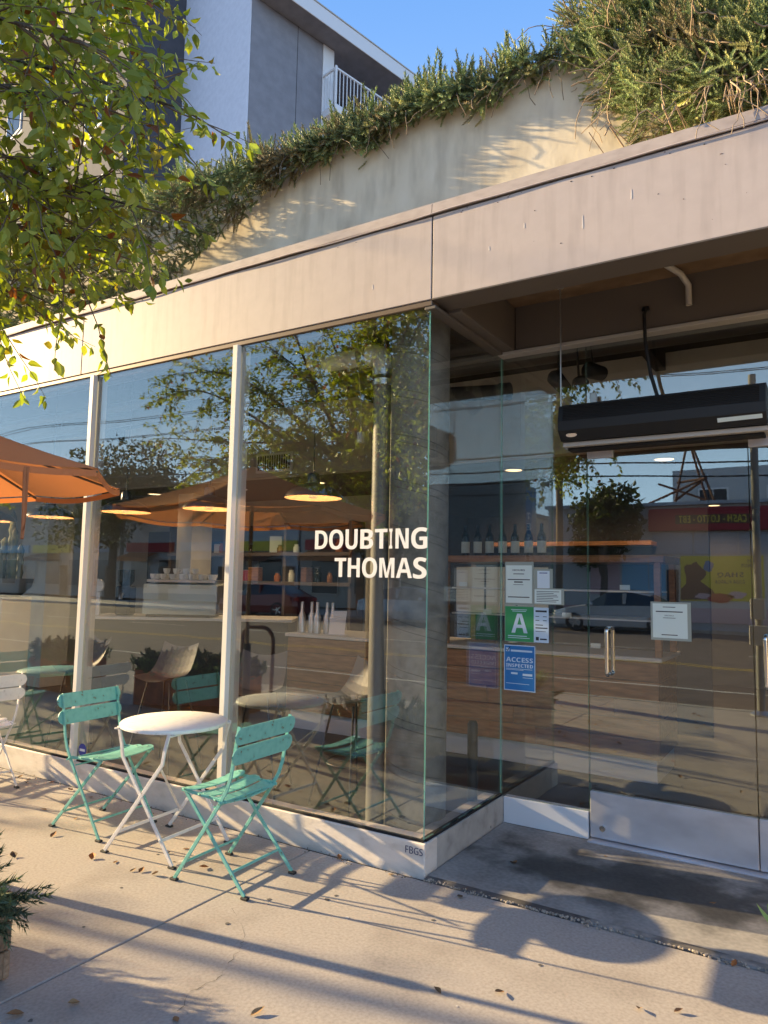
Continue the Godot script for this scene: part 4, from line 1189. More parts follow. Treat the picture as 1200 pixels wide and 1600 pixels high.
# street tree: limbs are lists of points from the trunk outwards; bare_to keeps the inner part of each limb free of twigs
func street_tree(label: String, limbs: Array, trunk: Array, radii: Array, size: float, dense: float, per_limb: int, single: int, eye: Vector3) -> void:
	var t := thing("street_tree", label, "tree", trunk[0], 0.0, "street trees along the kerb")
	var o: Vector3 = trunk[0]
	var tr := []
	for p: Vector3 in trunk:
		tr.append(p - o)
	put("trunk", G.new().tube(tr, radii, 14), "bark", t)
	var wood := G.new()
	var places := []
	var tints := []
	for lb: Array in limbs:
		var pts := []
		for p: Vector3 in lb:
			pts.append(p - o)
		var c := Curve3D.new()
		c.bake_interval = 0.08
		for i in pts.size():
			var tang: Vector3 = (pts[mini(i + 1, pts.size() - 1)] - pts[maxi(i - 1, 0)]) * 0.18
			c.add_point(pts[i], -tang, tang)
		var bk := Array(c.get_baked_points())
		var rad := []
		for i in bk.size():
			rad.append(lerpf(0.045, 0.004, pow(i / float(bk.size() - 1), 0.6)))
		put("limb", G.new().tube(bk, rad, 7), "bark", t)
		for k in per_limb:
			var f := rng.randf_range(0.22, 1.0)
			var i := int(f * (bk.size() - 1))
			var d: Vector3 = (bk[mini(i + 1, bk.size() - 1)] - bk[maxi(i - 1, 0)]).normalized()
			spray(wood, bk[i], d * 0.6 + rv(1.0) + Vector3(0, -0.12, 0), rng.randf_range(0.22, 0.62), places, tints, size, dense)
		spray(wood, bk[bk.size() - 1], (bk[bk.size() - 1] - bk[bk.size() - 3]), 0.3, places, tints, size, dense)
	stuff(put("twigs", wood, "twig", t))
	# the nearest leaves are parts of their own, the rest one mass
	var order := range(places.size())
	order.sort_custom(func(a: int, b: int) -> bool: return (places[a] as Transform3D).origin.distance_squared_to(eye - o) < (places[b] as Transform3D).origin.distance_squared_to(eye - o))
	var rest := []
	var rest_t := []
	var pal := []
	if single > 0:
		for i in 6:
			var m := StandardMaterial3D.new()
			var cc: Color = [Color(0.27, 0.32, 0.065), Color(0.22, 0.28, 0.055), Color(0.31, 0.35, 0.07), Color(0.42, 0.43, 0.07), Color(0.30, 0.24, 0.035), Color(0.25, 0.085, 0.03)][i]
			var im := Image.create(4, 4, false, Image.FORMAT_RGB8)
			im.fill(cc.linear_to_srgb())
			m.albedo_texture = ImageTexture.create_from_image(im)
			m.roughness = 0.52
			m.backlight_enabled = true
			m.backlight = Color(0.9, 0.95, 0.35)
			pal.append(m)
	for j in order.size():
		var i: int = order[j]
		if j < single:
			var w: int = [0, 1, 2, 0, 1, 2, 3, 0, 1, 3, 2, 0, 4, 1, 2, 3, 0, 1, 5][j % 19]
			var lf := MeshInstance3D.new()
			lf.mesh = leaf_meshes[j % 3]
			lf.material_override = pal[w]
			lf.transform = places[i]
			lf.name = "leaf" if j == 0 else "leaf_%03d" % j
			t.add_child(lf)
		else:
			rest.append(places[i])
			rest_t.append(tints[i])
	for w in 3:
		var pl := []
		var ti := []
		for i in range(w, rest.size(), 3):
			pl.append(rest[i])
			ti.append(rest_t[i])
		scatter("foliage", leaf_meshes[w], "leaf", pl, ti, t)
	print(label, " leaves ", places.size())


func sprig_mesh(l: float, needles: int, nl: float, nw: float, sd: int) -> ArrayMesh:
	var r := RandomNumberGenerator.new()
	r.seed = sd
	var g := G.new()
	var bend := Vector3(r.randf_range(-0.25, 0.25), 0, r.randf_range(-0.25, 0.25)) * l
	for i in needles:
		var f := (i + 0.5) / needles
		var p := Vector3(0, l * f, 0) + bend * f * f
		var a := i * 2.4
		var o := Vector3(cos(a), 0.75 + 0.5 * f, sin(a)).normalized()
		var s := o.cross(Vector3.UP).normalized() * nw * 0.5
		var e := p + o * nl * (1.0 - 0.35 * f)
		var nn := o.cross(s).normalized()
		g.tri(p - s * 0.6, p + s * 0.6, e, nn, nn, nn)
		g.tri(p - s, p.lerp(e, 0.55) + s, p + s, nn, nn, nn)
	return g.mesh()


func hedge_tint() -> Color:
	var b := rng.randf_range(0.6, 1.35)
	if rng.randf() < 0.14:
		return Color(0.36 * b, 0.36 * b, 0.15 * b)
	return Color(0.20 * b, 0.25 * b, 0.105 * b)


func hedges() -> void:
	var sp := sprig_mesh(0.15, 44, 0.03, 0.0085, 3)
	# along the top of the concrete wall, spilling over it more and more to the left
	var t := thing("rosemary_hedge", "long green rosemary hedge trailing over the top of the concrete wall", "hedge", Vector3(0, 0, 0))
	var pl := []
	var ti := []
	var nz := noise(0.9, 3, 5)
	var x := -6.2
	while x < 0.75:
		var grow := maxf(0.35, 0.8 + 0.9 * nz.get_noise_1d(x * 2.5))
		var drop := 0.10 + 0.62 * smoothstep(-1.35, -2.9, x) + 0.16 * nz.get_noise_1d(x * 4.0 + 40.0)
		var top := 4.68 + 0.05 * nz.get_noise_1d(x * 5.0 + 9.0) - 0.08 * smoothstep(-0.6, -2.5, x)
		var n := int(44 * lerpf(1.0, 0.45, smoothstep(-0.1, 0.6, x)))
		for k in n:
			var f := rng.randf()
			var p := Vector3(x + rng.randf() * 0.05, 0, 0)
			var d := Vector3.ZERO
			if f < 0.55:
				p.y = top + rng.randf_range(-0.12, 0.16) * grow
				p.z = rng.randf_range(-0.95, lerpf(-0.46, -0.34, smoothstep(-0.9, -2.2, x)))
				d = Vector3(rng.randf_range(-0.4, 0.4), 1.0, rng.randf_range(-0.2, 0.5))
			else:
				var w := pow(rng.randf(), 0.8)
				p.y = top + 0.02 - w * drop
				p.z = -0.5 + lerpf(0.03, 0.26, smoothstep(-0.9, -2.6, x)) * (0.4 + sin(PI * minf(w + 0.2, 1.0))) + rng.randf_range(-0.05, 0.05)
				d = Vector3(rng.randf_range(-0.6, 0.6), rng.randf_range(-0.9, 0.5), rng.randf_range(0.2, 0.8))
			pl.append(turned(d, rng.randf() * TAU, rng.randf_range(0.75, 1.25) * (grow if f < 0.5 else 0.9), p))
			ti.append(hedge_tint())
		if nz.get_noise_1d(x * 7.0 + 80.0) > 0.12:
			for k in 5:
				pl.append(turned(Vector3(rng.randf_range(-0.3, 0.3), 1, rng.randf_range(-0.1, 0.3)), rng.randf() * TAU, rng.randf_range(1.2, 1.9), Vector3(x, top + 0.02, rng.randf_range(-0.8, -0.45))))
				ti.append(hedge_tint())
		x += 0.03
	for k in pl.size():
		var o: Vector3 = (pl[k] as Transform3D).origin
		var dry_here := nz.get_noise_3dv(o * 3.0)
		if dry_here > 0.18:
			ti[k] = (ti[k] as Color).lerp(Color(0.26, 0.19, 0.10), minf(0.8, (dry_here - 0.18) * 5.0))
		elif dry_here < -0.15:
			ti[k] = (ti[k] as Color) * 1.35
	scatter("sprigs", sp, "needle", pl, ti, t)
	var tw := G.new()
	for i in 60:
		var p := Vector3(rng.randf_range(-3.2, 0.7), 0, -0.42)
		p.y = 4.66
		var pts := [p]
		var d := Vector3(rng.randf_range(-0.6, 0.6), -0.4, 0.35).normalized()
		for k in 6:
			d = (d + rv(0.4) + Vector3(0, -0.12, -0.03)).normalized()
			p += d * 0.055
			p.z = maxf(p.z, -0.485)
			pts.append(p)
		tw.tube(pts, 0.0028, 4, false)
	stuff(put("bare_stems", tw, "twig", t))
	# the tall sprigs standing up out of the hedge
	var u := thing("rosemary_bush", "big sunlit rosemary bush with bare woody stems spilling over the roof edge", "bush", Vector3(0, 0, 0))
	pl = []
	ti = []
	var blobs := [[Vector3(1.75, 4.55, -0.75), Vector3(0.85, 0.75, 0.6)], [Vector3(1.15, 4.75, -0.75), Vector3(0.5, 0.5, 0.45)], [Vector3(1.3, 4.25, -0.45), Vector3(0.38, 0.36, 0.28)], [Vector3(2.4, 4.3, -0.5), Vector3(0.7, 0.6, 0.5)], [Vector3(1.75, 4.1, -0.28), Vector3(0.5, 0.28, 0.2)], [Vector3(0.78, 5.0, -0.8), Vector3(0.26, 0.22, 0.3)], [Vector3(2.0, 5.2, -1.0), Vector3(0.9, 0.5, 0.6)], [Vector3(1.02, 4.52, -0.5), Vector3(0.26, 0.3, 0.2)]]
	var bz := noise(2.2, 3, 9)
	for b: Array in blobs:
		var e: Vector3 = b[1]
		for k in int(15000 * (e.x * e.y + e.y * e.z + e.x * e.z)):
			var o := rv(1.0)
			if o.length() > 1.0 or o.length() < 0.05:
				continue
			o = o.normalized() * pow(o.length(), 0.35)
			var p: Vector3 = b[0] + o * e
			if bz.get_noise_3dv(p * 2.2) < -0.16:
				continue
			if p.y < 3.72 and p.z < 0.02:
				continue
			var d := o * 0.9 + rv(0.75) + Vector3(0, 0.4, 0)
			pl.append(turned(d, rng.randf() * TAU, rng.randf_range(0.4, 0.85), p))
			var tn := hedge_tint()
			var dryness := bz.get_noise_3dv(p * 1.3 + Vector3(7, 0, 0))
			ti.append(tn.lerp(Color(0.30, 0.22, 0.13), 0.7) if dryness > 0.33 else tn * (1.45 if dryness < -0.1 else 1.0))
	scatter("sprigs", sp, "needle", pl, ti, u)
	var dry := G.new()
	for i in 230:
		var b: Array = blobs[[0, 1, 2, 4, 5, 7, 7, 2, 4, 1][i % 10]]
		var o := rv(0.9)
		var p: Vector3 = b[0] + o * b[1] * 0.8
		var pts := [p]
		var d := (o * 0.8 + rv(0.8) + Vector3(-0.2, -0.15, 0.5)).normalized()
		for k in 7:
			d = (d + rv(0.45) + Vector3(0, -0.06, 0)).normalized()
			p += d * 0.05
			if p.y < 3.85:
				p.z = maxf(p.z, 0.03)
			pts.append(p)
		dry.tube(pts, rng.randf_range(0.0018, 0.0042), 4, false)
	# long dead runners hanging over the fascia at the right
	for i in 16:
		var p := Vector3(rng.randf_range(1.42, 1.95), 3.86, 0.02)
		var pts := [p + Vector3(0, 0.1, -0.15), p]
		var d := Vector3(rng.randf_range(-0.5, 0.5), -0.8, 0.25).normalized()
		for k in 7:
			d = (d + rv(0.5)).normalized()
			p += d * 0.045
			p.z = clampf(p.z, 0.02, 0.09)
			pts.append(p)
		dry.tube(pts, 0.0022, 4, false)
	stuff(put("dry_stems", dry, "dry_twig", u))


func planters() -> void:
	var sp := sprig_mesh(0.24, 34, 0.075, 0.012, 8)
	var leafy_sprig := sprig_mesh(0.24, 22, 0.13, 0.06, 9)
	var spots := [[Vector3(-1.42, 0, 2.04), 1.14, 0.56, 0.32, true, "weathered plank planter with needle-leaved plants, in the near corner"], [Vector3(-4.63, 0, 2.75), 1.5, 0.6, 0.42, false, "rust-orange steel planter full of green shrubs, near the kerb"], [Vector3(-7.15, 0, 2.75), 0.9, 0.6, 0.42, false, "smaller rust-orange steel planter farther along the kerb"]]
	for s: Array in spots:
		var t := thing("planter_box", s[5], "planter", s[0], 0.0, "planters along the pavement")
		var w: float = s[1]
		var d: float = s[2]
		var h: float = s[3]
		if s[4]:
			for r in 3:
				var y := 0.012 + r * (h / 3.0)
				for e: float in [-1.0, 1.0]:
					put("board", g_span(Vector3(-w / 2, y, e * d / 2 - 0.012), Vector3(w / 2, y + h / 3.0 - 0.008, e * d / 2 + 0.012), 0.004), "planter_board_%d" % ((r + int(e) + 3) % 3), t)
					put("board", g_span(Vector3(e * w / 2 - 0.024 * maxf(e, 0), y, -d / 2 + 0.013), Vector3(e * w / 2 - 0.024 * minf(e, 0), y + h / 3.0 - 0.008, d / 2 - 0.013), 0.004), "planter_board_%d" % ((r * 2 + 1) % 3), t)
					for zz: float in [-0.2, 0.2]:
						put("nail", G.new().lathe([Vector2(0, 0.002), Vector2(0.005, 0.001), Vector2(0.006, 0)], Vector3.ZERO, 7), "black_gap", t).transform = Transform3D(Basis(Vector3(0, 0, 1), -e * PI / 2), Vector3(e * (w / 2 + 0.0005), y + 0.07, zz))
		else:
			for e: float in [-1.0, 1.0]:
				put("side", g_span(Vector3(-w / 2, 0, e * d / 2 - 0.006), Vector3(w / 2, h, e * d / 2 + 0.006)), "rust_steel", t)
				put("side", g_span(Vector3(e * w / 2 - 0.006, 0, -d / 2 + 0.007), Vector3(e * w / 2 + 0.006, h, d / 2 - 0.007)), "rust_steel", t)
		put("soil", g_span(Vector3(-w / 2 + 0.03, 0.02, -d / 2 + 0.03), Vector3(w / 2 - 0.03, h - 0.05, d / 2 - 0.03), 0.0), "soil", t)
		var pl := []
		var ti := []
		for k in int(w * 330):
			var p := Vector3(rng.randf_range(-w / 2 + 0.04, w / 2 - 0.02), h - 0.05, rng.randf_range(-d / 2 + 0.04, d / 2 - 0.04))
			var o := Vector3(rng.randf_range(-0.7, 0.7), rng.randf_range(0.25, 1.0), rng.randf_range(-0.7, 0.7)) + Vector3(p.x / w, 0, p.z / d) * 0.9
			p.y += rng.randf() * (0.06 if s[4] else 0.22)
			var sc := rng.randf_range(0.55, 1.0)
			if p.x > w / 2 - 0.15 and s[4]:
				o.x += 0.9
				o.y -= 0.25
			pl.append(turned(o, rng.randf() * TAU, sc, p))
			var b := rng.randf_range(0.6, 1.3)
			ti.append(Color(0.06 * b, 0.085 * b, 0.04 * b) if rng.randf() < 0.75 else Color(0.12 * b, 0.15 * b, 0.06 * b))
		if s[4]:
			for k in 34:
				var p := Vector3(w / 2 - 0.02 + rng.randf_range(-0.06, 0.02), h - 0.02, rng.randf_range(-d / 2, 0.12))
				var o := Vector3(rng.randf_range(0.5, 1.1), rng.randf_range(-0.7, 0.35), rng.randf_range(-0.7, 0.2))
				pl.append(turned(o, rng.randf() * TAU, rng.randf_range(0.5, 0.85), p))
				ti.append(Color(0.07, 0.10, 0.05) * rng.randf_range(0.6, 1.4))
		if not s[4]:
			for k in pl.size():
				pl[k] = (pl[k] as Transform3D).scaled_local(Vector3.ONE * 0.5)
			for k in int(w * 900):
				var p := Vector3(rng.randf_range(-w / 2 - 0.04, w / 2 + 0.04), h - 0.03, rng.randf_range(-d / 2 - 0.05, d / 2 + 0.05))
				p.y += rng.randf() * 0.2 * (1.0 - 0.7 * absf(p.z) / d)
				pl.append(turned(rv(1.0) + Vector3(0, 0.7, 0), rng.randf() * TAU, rng.randf_range(0.05, 0.09) / 0.24, p))
				ti.append(Color(0.12, 0.19, 0.05) * rng.randf_range(0.5, 1.5))
		scatter("plants", sp if s[4] else leafy_sprig, "needle", pl, ti, t)
	# spiky leaves growing out of the near planter, its far end
	var y := thing("spiky_plant", "spiky long-leaved plant growing in the weathered plank planter", "plant", Vector3(-1.0, 0.35, 2.1))
	for k in 15:
		var a := k * 2.4
		var b := put("leaf", leaf_meshes[2], null, y)
		b.material_override = M["spiky_leaf"]
		b.transform = Transform3D(turned(Vector3(cos(a), 1.1 + 0.5 * sin(k * 1.7), sin(a)), 0, 1.0, Vector3.ZERO).basis * Basis.from_scale(Vector3(0.12, 0.33, 0.25)), Vector3(cos(a) * 0.02, 0, sin(a) * 0.02))
	# a shoot leaning in at the right edge
	var q := thing("leafy_shoot", "bright green leafy shoot at the doorway's right edge", "plant", Vector3(1.92, 0.0, 0.9))
	put("pot", G.new().lathe([Vector2(0, 0), Vector2(0.13, 0), Vector2(0.17, 0.3), Vector2(0.15, 0.3), Vector2(0, 0.26)], Vector3.ZERO, 22), "pot_dark", q)
	for s in 5:
		var d := Vector3(-0.32 - 0.12 * (s % 2) + 0.25 * (s / 2), 0.5, 0.1 * (s - 2))
		var pts := [Vector3(0, 0.27, 0), Vector3(0, 0.27, 0) + d * 0.3, Vector3(0, 0.27, 0) + d * 0.55 + Vector3(0, -0.01, 0)]
		put("stem", G.new().tube(pts, 0.004, 5), "twig", q)
		for k in 8:
			var f := 0.35 + 0.65 * k / 7.0
			var p: Vector3 = pts[0].lerp(pts[2], f)
			var a := k * 2.4 + s
			var l := put("leaf", leaf_meshes[k % 3], "spiky_leaf", q)
			l.transform = Transform3D(turned(Vector3(cos(a), 0.6, sin(a)) + d, a, 1.0, p).basis * Basis.from_scale(Vector3(0.055, 0.085, 0.06)), p)


func fallen_leaves() -> void:
	var lm := []
	for i in 4:
		lm.append(leaf_mesh(0.24 + 0.035 * i, 0.1 + 0.22 * i, -0.12 - 0.09 * i))
	var cols := [flat("brown_leaf", 0.24, 0.12, 0.05, 0.85), flat("tan_leaf", 0.33, 0.20, 0.09, 0.85), flat("orange_leaf", 0.36, 0.13, 0.035, 0.8), flat("dark_leaf", 0.07, 0.045, 0.03, 0.9)]
	var at := [[-3.36, 0.09], [-3.44, 0.14], [-3.66, 0.10], [-3.28, 0.17], [-3.14, 0.08], [-2.62, 0.32], [-2.57, 0.47], [-2.84, 0.09], [-2.27, 0.48], [-2.6, 0.12], [-1.97, 1.05], [-1.61, 0.83], [-1.49, 0.76], [-1.31, 0.82], [-1.26, 0.8], [-1.19, 0.78], [-1.33, 0.44], [-1.35, 0.55], [-1.02, 0.54], [-0.5, 0.06], [-0.18, 0.07], [0.76, 0.76], [1.22, 0.58], [0.57, 0.91], [0.24, 0.09], [1.47, 0.07], [-0.6, 1.84], [-0.5, 1.69], [-0.15, 1.56], [0.07, 1.41], [1.33, 0.54], [0.05, 1.75], [0.62, 1.3], [-2.1, 0.75], [-3.0, 0.62], [0.3, -0.45], [0.75, -0.8], [1.3, -0.5]]
	for i in 110:
		at.append([rng.randf_range(-6.5, 3.0), rng.randf_range(2.3, 4.5) if i < 70 else rng.randf_range(4.7, 5.6)])
	for i in at.size():
		var o := MeshInstance3D.new()
		o.mesh = lm[i % 4]
		o.material_override = cols[[0, 1, 0, 3, 2, 0, 1][i % 7]]
		o.name = numbered("fallen_leaf")
		add_child(o)
		var s := rng.randf_range(0.035, 0.065)
		var zz: float = at[i][1]
		o.transform = Transform3D(Basis(Vector3.UP, rng.randf() * TAU) * Basis(Vector3.RIGHT, -PI / 2 + rng.randf_range(-0.08, 0.10)) * Basis.from_scale(Vector3.ONE * s), Vector3(at[i][0], (0.004 if zz < 4.6 else -0.124), zz))
		tag(o, "dry brown leaf fallen on the pavement or in the gutter", "leaf", "fallen leaves on the pavement and gutter")


# ---------- ground ----------

func ground() -> void:
	setting("ground", g_span(Vector3(-300, -0.5, -300), Vector3(300, -0.17, 300), 0.0), "earth")
	setting("road", g_span(Vector3(-150, -0.169, 4.72), Vector3(150, -0.13, 22.2), 0.0), "asphalt")
	for k in 24:
		var road := get_node("road")
		put("lane_line", g_span(Vector3(-70 + k * 5.0, -0.1295, 14.1), Vector3(-67.2 + k * 5.0, -0.126, 14.22), 0.0), "road_paint", road)
	put("edge_line", g_span(Vector3(-70, -0.1295, 7.15), Vector3(60, -0.126, 7.25), 0.0), "road_paint", get_node("road"))
	put("centre_line", g_span(Vector3(-70, -0.1295, 10.6), Vector3(60, -0.126, 10.7), 0.0), "road_paint_yellow", get_node("road"))
	put("centre_line", g_span(Vector3(-70, -0.1295, 10.85), Vector3(60, -0.126, 10.95), 0.0), "road_paint_yellow", get_node("road"))
	# pavement: slabs over a dark bed
	var p := setting("pavement", g_span(Vector3(-14, -0.168, 0.0), Vector3(9, -0.014, 4.55), 0.0), "joint_dirt")
	var zs := [0.035, 1.93, 3.45, 4.54]
	for i in range(-5, 3):
		for j in 3:
			var a := Vector3(-0.73 + i * 3.06 + 0.004, -0.0135, zs[j] + 0.004)
			var b := Vector3(-0.73 + (i + 1) * 3.06 - 0.004, rng.randf_range(-0.0012, 0.0012), zs[j + 1] - 0.004)
			put("slab", g_span(a, b, 0.005), "paving", p)
	var cr := G.new()
	var cp := [Vector3(-0.62, 0, 0.80), Vector3(-0.35, 0, 0.98), Vector3(-0.28, 0, 1.1), Vector3(-0.2, 0, 1.3), Vector3(-0.22, 0, 1.42), Vector3(-0.12, 0, 1.6), Vector3(-0.05, 0, 1.9)]
	var zig := []
	for k in cp.size() - 1:
		for e in 7:
			zig.append((cp[k] as Vector3).lerp(cp[k + 1], e / 7.0) + Vector3(rng.randf_range(-0.009, 0.009), 0.0016, rng.randf_range(-0.009, 0.009)))
	for k in zig.size() - 1:
		var sd := Vector3(0.0009 + 0.0006 * sin(k * 1.3), 0, 0.0004)
		cr.quad(zig[k] - sd, zig[k] + sd, zig[k + 1] + sd, zig[k + 1] - sd, Vector3.UP)
	put("crack", cr, "joint_dirt", p)
	for k in 46:
		var q := PackedVector2Array()
		var w: float = rng.randf_range(0.004, 0.013)
		for e in 9:
			q.append(Vector2(cos(TAU * e / 9), sin(TAU * e / 9)) * w * rng.randf_range(0.75, 1.2))
		var gm := put("gum_spot", G.new().prism(q, 0.0, 0.001), "gum" if k % 3 else "pale_gum", p)
		gm.transform = Transform3D(Basis(Vector3.RIGHT, -PI / 2), Vector3(rng.randf_range(-3.5, 2.0), 0.0014, rng.randf_range(0.2, 3.0)))
	for i in 9:
		put("kerb_stone", g_span(Vector3(-14 + i * 2.6 + 0.004, -0.165, 4.555), Vector3(-14 + (i + 1) * 2.6 - 0.004, 0.002, 4.72), 0.015), "kerb_concrete", p)
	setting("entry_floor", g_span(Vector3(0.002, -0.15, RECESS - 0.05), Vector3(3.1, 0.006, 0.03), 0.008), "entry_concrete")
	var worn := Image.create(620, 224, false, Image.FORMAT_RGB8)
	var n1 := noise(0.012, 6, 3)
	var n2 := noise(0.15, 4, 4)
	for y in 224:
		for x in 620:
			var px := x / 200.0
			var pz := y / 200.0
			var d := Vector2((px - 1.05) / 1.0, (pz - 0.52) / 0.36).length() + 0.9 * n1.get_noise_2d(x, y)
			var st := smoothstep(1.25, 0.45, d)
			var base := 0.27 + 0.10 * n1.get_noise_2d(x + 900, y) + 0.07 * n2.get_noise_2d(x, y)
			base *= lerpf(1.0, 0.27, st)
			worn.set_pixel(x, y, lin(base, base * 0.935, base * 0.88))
	var pm := PlaneMesh.new()
	pm.size = Vector2(3.09, 1.02)
	var wm := StandardMaterial3D.new()
	wm.albedo_texture = ImageTexture.create_from_image(worn)
	wm.roughness = 0.8
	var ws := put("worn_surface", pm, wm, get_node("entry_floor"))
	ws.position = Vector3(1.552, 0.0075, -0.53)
	var o := setting("far_pavement", g_span(Vector3(-90, -0.168, 22.2), Vector3(60, 0.0, 27.0), 0.02), "kerb_concrete")
	o.set_meta("kind", "structure")
	# crumbled edge of the entry slab
	var g := G.new()
	g.box(Vector3.ZERO, Vector3(1, 0.7, 0.8), 0.25)
	var pl := []
	var ti := []
	for k in 520:
		var x := rng.randf_range(0.02, 2.6)
		var wide := 0.012 + 0.012 * sin(x * 9.0) + 0.01 * sin(x * 23.0)
		var s := rng.randf_range(0.004, 0.013)
		pl.append(Transform3D(Basis(Vector3(rng.randf(), rng.randf(), 0.3).normalized(), rng.randf() * TAU) * Basis.from_scale(Vector3.ONE * s), Vector3(x, 0.006 + rng.randf() * 0.002, 0.036 + rng.randf_range(-1, 1) * wide)))
		ti.append(Color(0.38, 0.32, 0.26) * rng.randf_range(0.5, 1.2))
	for k in 160:
		var s := rng.randf_range(0.003, 0.008)
		pl.append(Transform3D(Basis(Vector3(rng.randf(), rng.randf(), 0.3).normalized(), rng.randf() * TAU) * Basis.from_scale(Vector3.ONE * s), Vector3(rng.randf_range(-5.0, 0.0), 0.003, 0.02 + absf(rng.randfn(0, 0.03)))))
		ti.append(Color(0.2, 0.15, 0.1) * rng.randf_range(0.4, 1.2))
	scatter("crumbled_edge", g.mesh(), "pebble", pl, ti, self)
	tag(get_node("crumbled_edge"), "crumbled concrete bits along the worn entry slab edge", "rubble", "", "stuff")


# ---------- behind and above the cafe ----------

func above() -> void:
	var w := thing("roof_planter_wall", "weathered tan concrete planter wall standing on the cafe roof", "wall")
	put("wall", g_span(Vector3(-7.5, 3.70, -0.72), Vector3(3.2, 4.70, -0.50), 0.012), "bare_concrete", w)
	put("bed", g_span(Vector3(-7.5, 3.79, -2.2), Vector3(3.2, 4.6, -0.73), 0.0), "soil", w)
	var th := 0.2269
	var a := thing("apartment_building", "grey stucco apartment block with white eaves and a railed balcony", "building", Vector3(-10.17, -0.16, -9.0), -th)
	# local axes: -z runs back along the dark side, -x along the light front
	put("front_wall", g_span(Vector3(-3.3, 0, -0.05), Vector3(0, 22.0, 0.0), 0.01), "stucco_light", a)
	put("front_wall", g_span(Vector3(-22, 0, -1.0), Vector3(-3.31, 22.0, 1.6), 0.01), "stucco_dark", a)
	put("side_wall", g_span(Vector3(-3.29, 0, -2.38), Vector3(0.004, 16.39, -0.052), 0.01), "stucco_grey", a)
	put("control_joint", g_span(Vector3(0.0, 3, -1.52), Vector3(0.006, 16.39, -1.505), 0.0), "black_gap", a)
	put("white_pier", g_span(Vector3(-0.6, 0, -2.78), Vector3(0.025, 16.39, -2.385), 0.01), "white_trim", a)
	put("rear_wall", g_span(Vector3(-3.29, 0, -15), Vector3(-1.6, 16.39, -4.01), 0.01), "stucco_grey", a)
	for fl: float in [8.2, 11.3, 14.4]:
		var b := put("balcony", g_span(Vector3(0.026, fl - 0.22, -7.0), Vector3(0.58, fl, -2.38), 0.01), "white_trim", a)
		for k in 30:
			put("baluster", g_span(Vector3(0.53, fl + 0.002, -2.55 - k * 0.13), Vector3(0.55, fl + 1.0, -2.57 - k * 0.13), 0.0), "white_trim", b)
		for k in 4:
			put("baluster", g_span(Vector3(0.10 + k * 0.11, fl + 0.002, -2.42), Vector3(0.12 + k * 0.11, fl + 1.0, -2.40), 0.0), "white_trim", b)
		put("rail", g_span(Vector3(0.515, fl + 1.0, -6.95), Vector3(0.565, fl + 1.05, -2.45)), "white_trim", b)
		put("rail", g_span(Vector3(0.027, fl + 1.0, -2.435), Vector3(0.513, fl + 1.05, -2.385)), "white_trim", b)
		put("newel", g_span(Vector3(0.515, fl + 0.002, -2.44), Vector3(0.575, fl + 1.08, -2.38)), "white_trim", b)
		put("balcony_door", g_span(Vector3(-1.595, fl + 0.02, -5.2), Vector3(-1.57, fl + 2.1, -3.4)), "window_dark", a)
	put("eave", g_span(Vector3(-3.0, 16.40, -15.5), Vector3(0.60, 16.5, -0.06), 0.01), "stucco_grey", a)
	put("eave_fascia", g_span(Vector3(0.602, 16.36, -15.5), Vector3(0.63, 16.78, -0.02), 0.006), "white_trim", a)
	put("eave_drip", g_span(Vector3(0.56, 16.782, -15.5), Vector3(0.65, 16.82, 0.0), 0.006), "trim_grey", a)
	put("roof", g_span(Vector3(-3.29, 16.822, -15.5), Vector3(0.5, 16.88, -0.06)), "roof_far", a)
	for q: Array in [[-5.2, 12.0], [-5.2, 9.0], [-9.0, 12.0], [-9.0, 9.0], [-12.5, 9.0], [-12.5, 12.0], [-5.2, 15.0], [-9.0, 15.0], [-5.2, 18.0], [-9.0, 18.0], [-12.5, 15.0], [-12.5, 18.0]]:
		var f := put("window", g_span(Vector3(q[0] - 0.75, q[1] - 0.7, 1.601), Vector3(q[0] + 0.75, q[1] + 0.7, 1.65)), "white_trim", a)
		put("pane", g_span(Vector3(q[0] - 0.67, q[1] - 0.62, 1.651), Vector3(q[0] - 0.03, q[1] + 0.62, 1.665), 0.0), "window_dark", f)
		put("pane", g_span(Vector3(q[0] + 0.03, q[1] - 0.62, 1.651), Vector3(q[0] + 0.67, q[1] + 0.62, 1.665), 0.0), "window_dark", f)
		put("window_sill", g_span(Vector3(q[0] - 0.82, q[1] - 0.78, 1.601), Vector3(q[0] + 0.82, q[1] - 0.701, -1.09)), "white_trim", f)


# ---------- the street the panes mirror ----------

func far_tree(called: String, label: String, at: Vector3, h: float, r: float, n: int, tone: Color) -> void:
	var t := thing(called, label, "tree", at, 0.0)
	put("trunk", G.new().tube([Vector3.ZERO, Vector3(0.1, h * 0.3, 0), Vector3(0, h * 0.6, 0.1)], [h * 0.03, h * 0.022, h * 0.012], 9), "bark", t)
	var pl := []
	var ti := []
	var lobes := []
	for i in 9:
		var o := rv(1.0)
		lobes.append([Vector3(o.x * r * 0.6, h * 0.62 + o.y * h * 0.22, o.z * r * 0.6), r * rng.randf_range(0.35, 0.6)])
		put("limb", G.new().tube([Vector3(0, h * 0.3, 0), lobes[i][0] * Vector3(0.5, 0.85, 0.5), lobes[i][0]], [h * 0.012, h * 0.007, 0.01], 5), "bark", t)
	for k in n:
		var b: Array = lobes[k % 9]
		var o := rv(1.0).normalized() * pow(rng.randf(), 0.35)
		pl.append(turned(rv(1.0) + Vector3(0, -0.2, 0), rng.randf() * TAU, rng.randf_range(0.18, 0.34), b[0] + o * b[1] * Vector3(1, 0.8, 1)))
		ti.append(tone * rng.randf_range(0.55, 1.4))
	scatter("crown", leaf_meshes[0], "leaf", pl, ti, t)


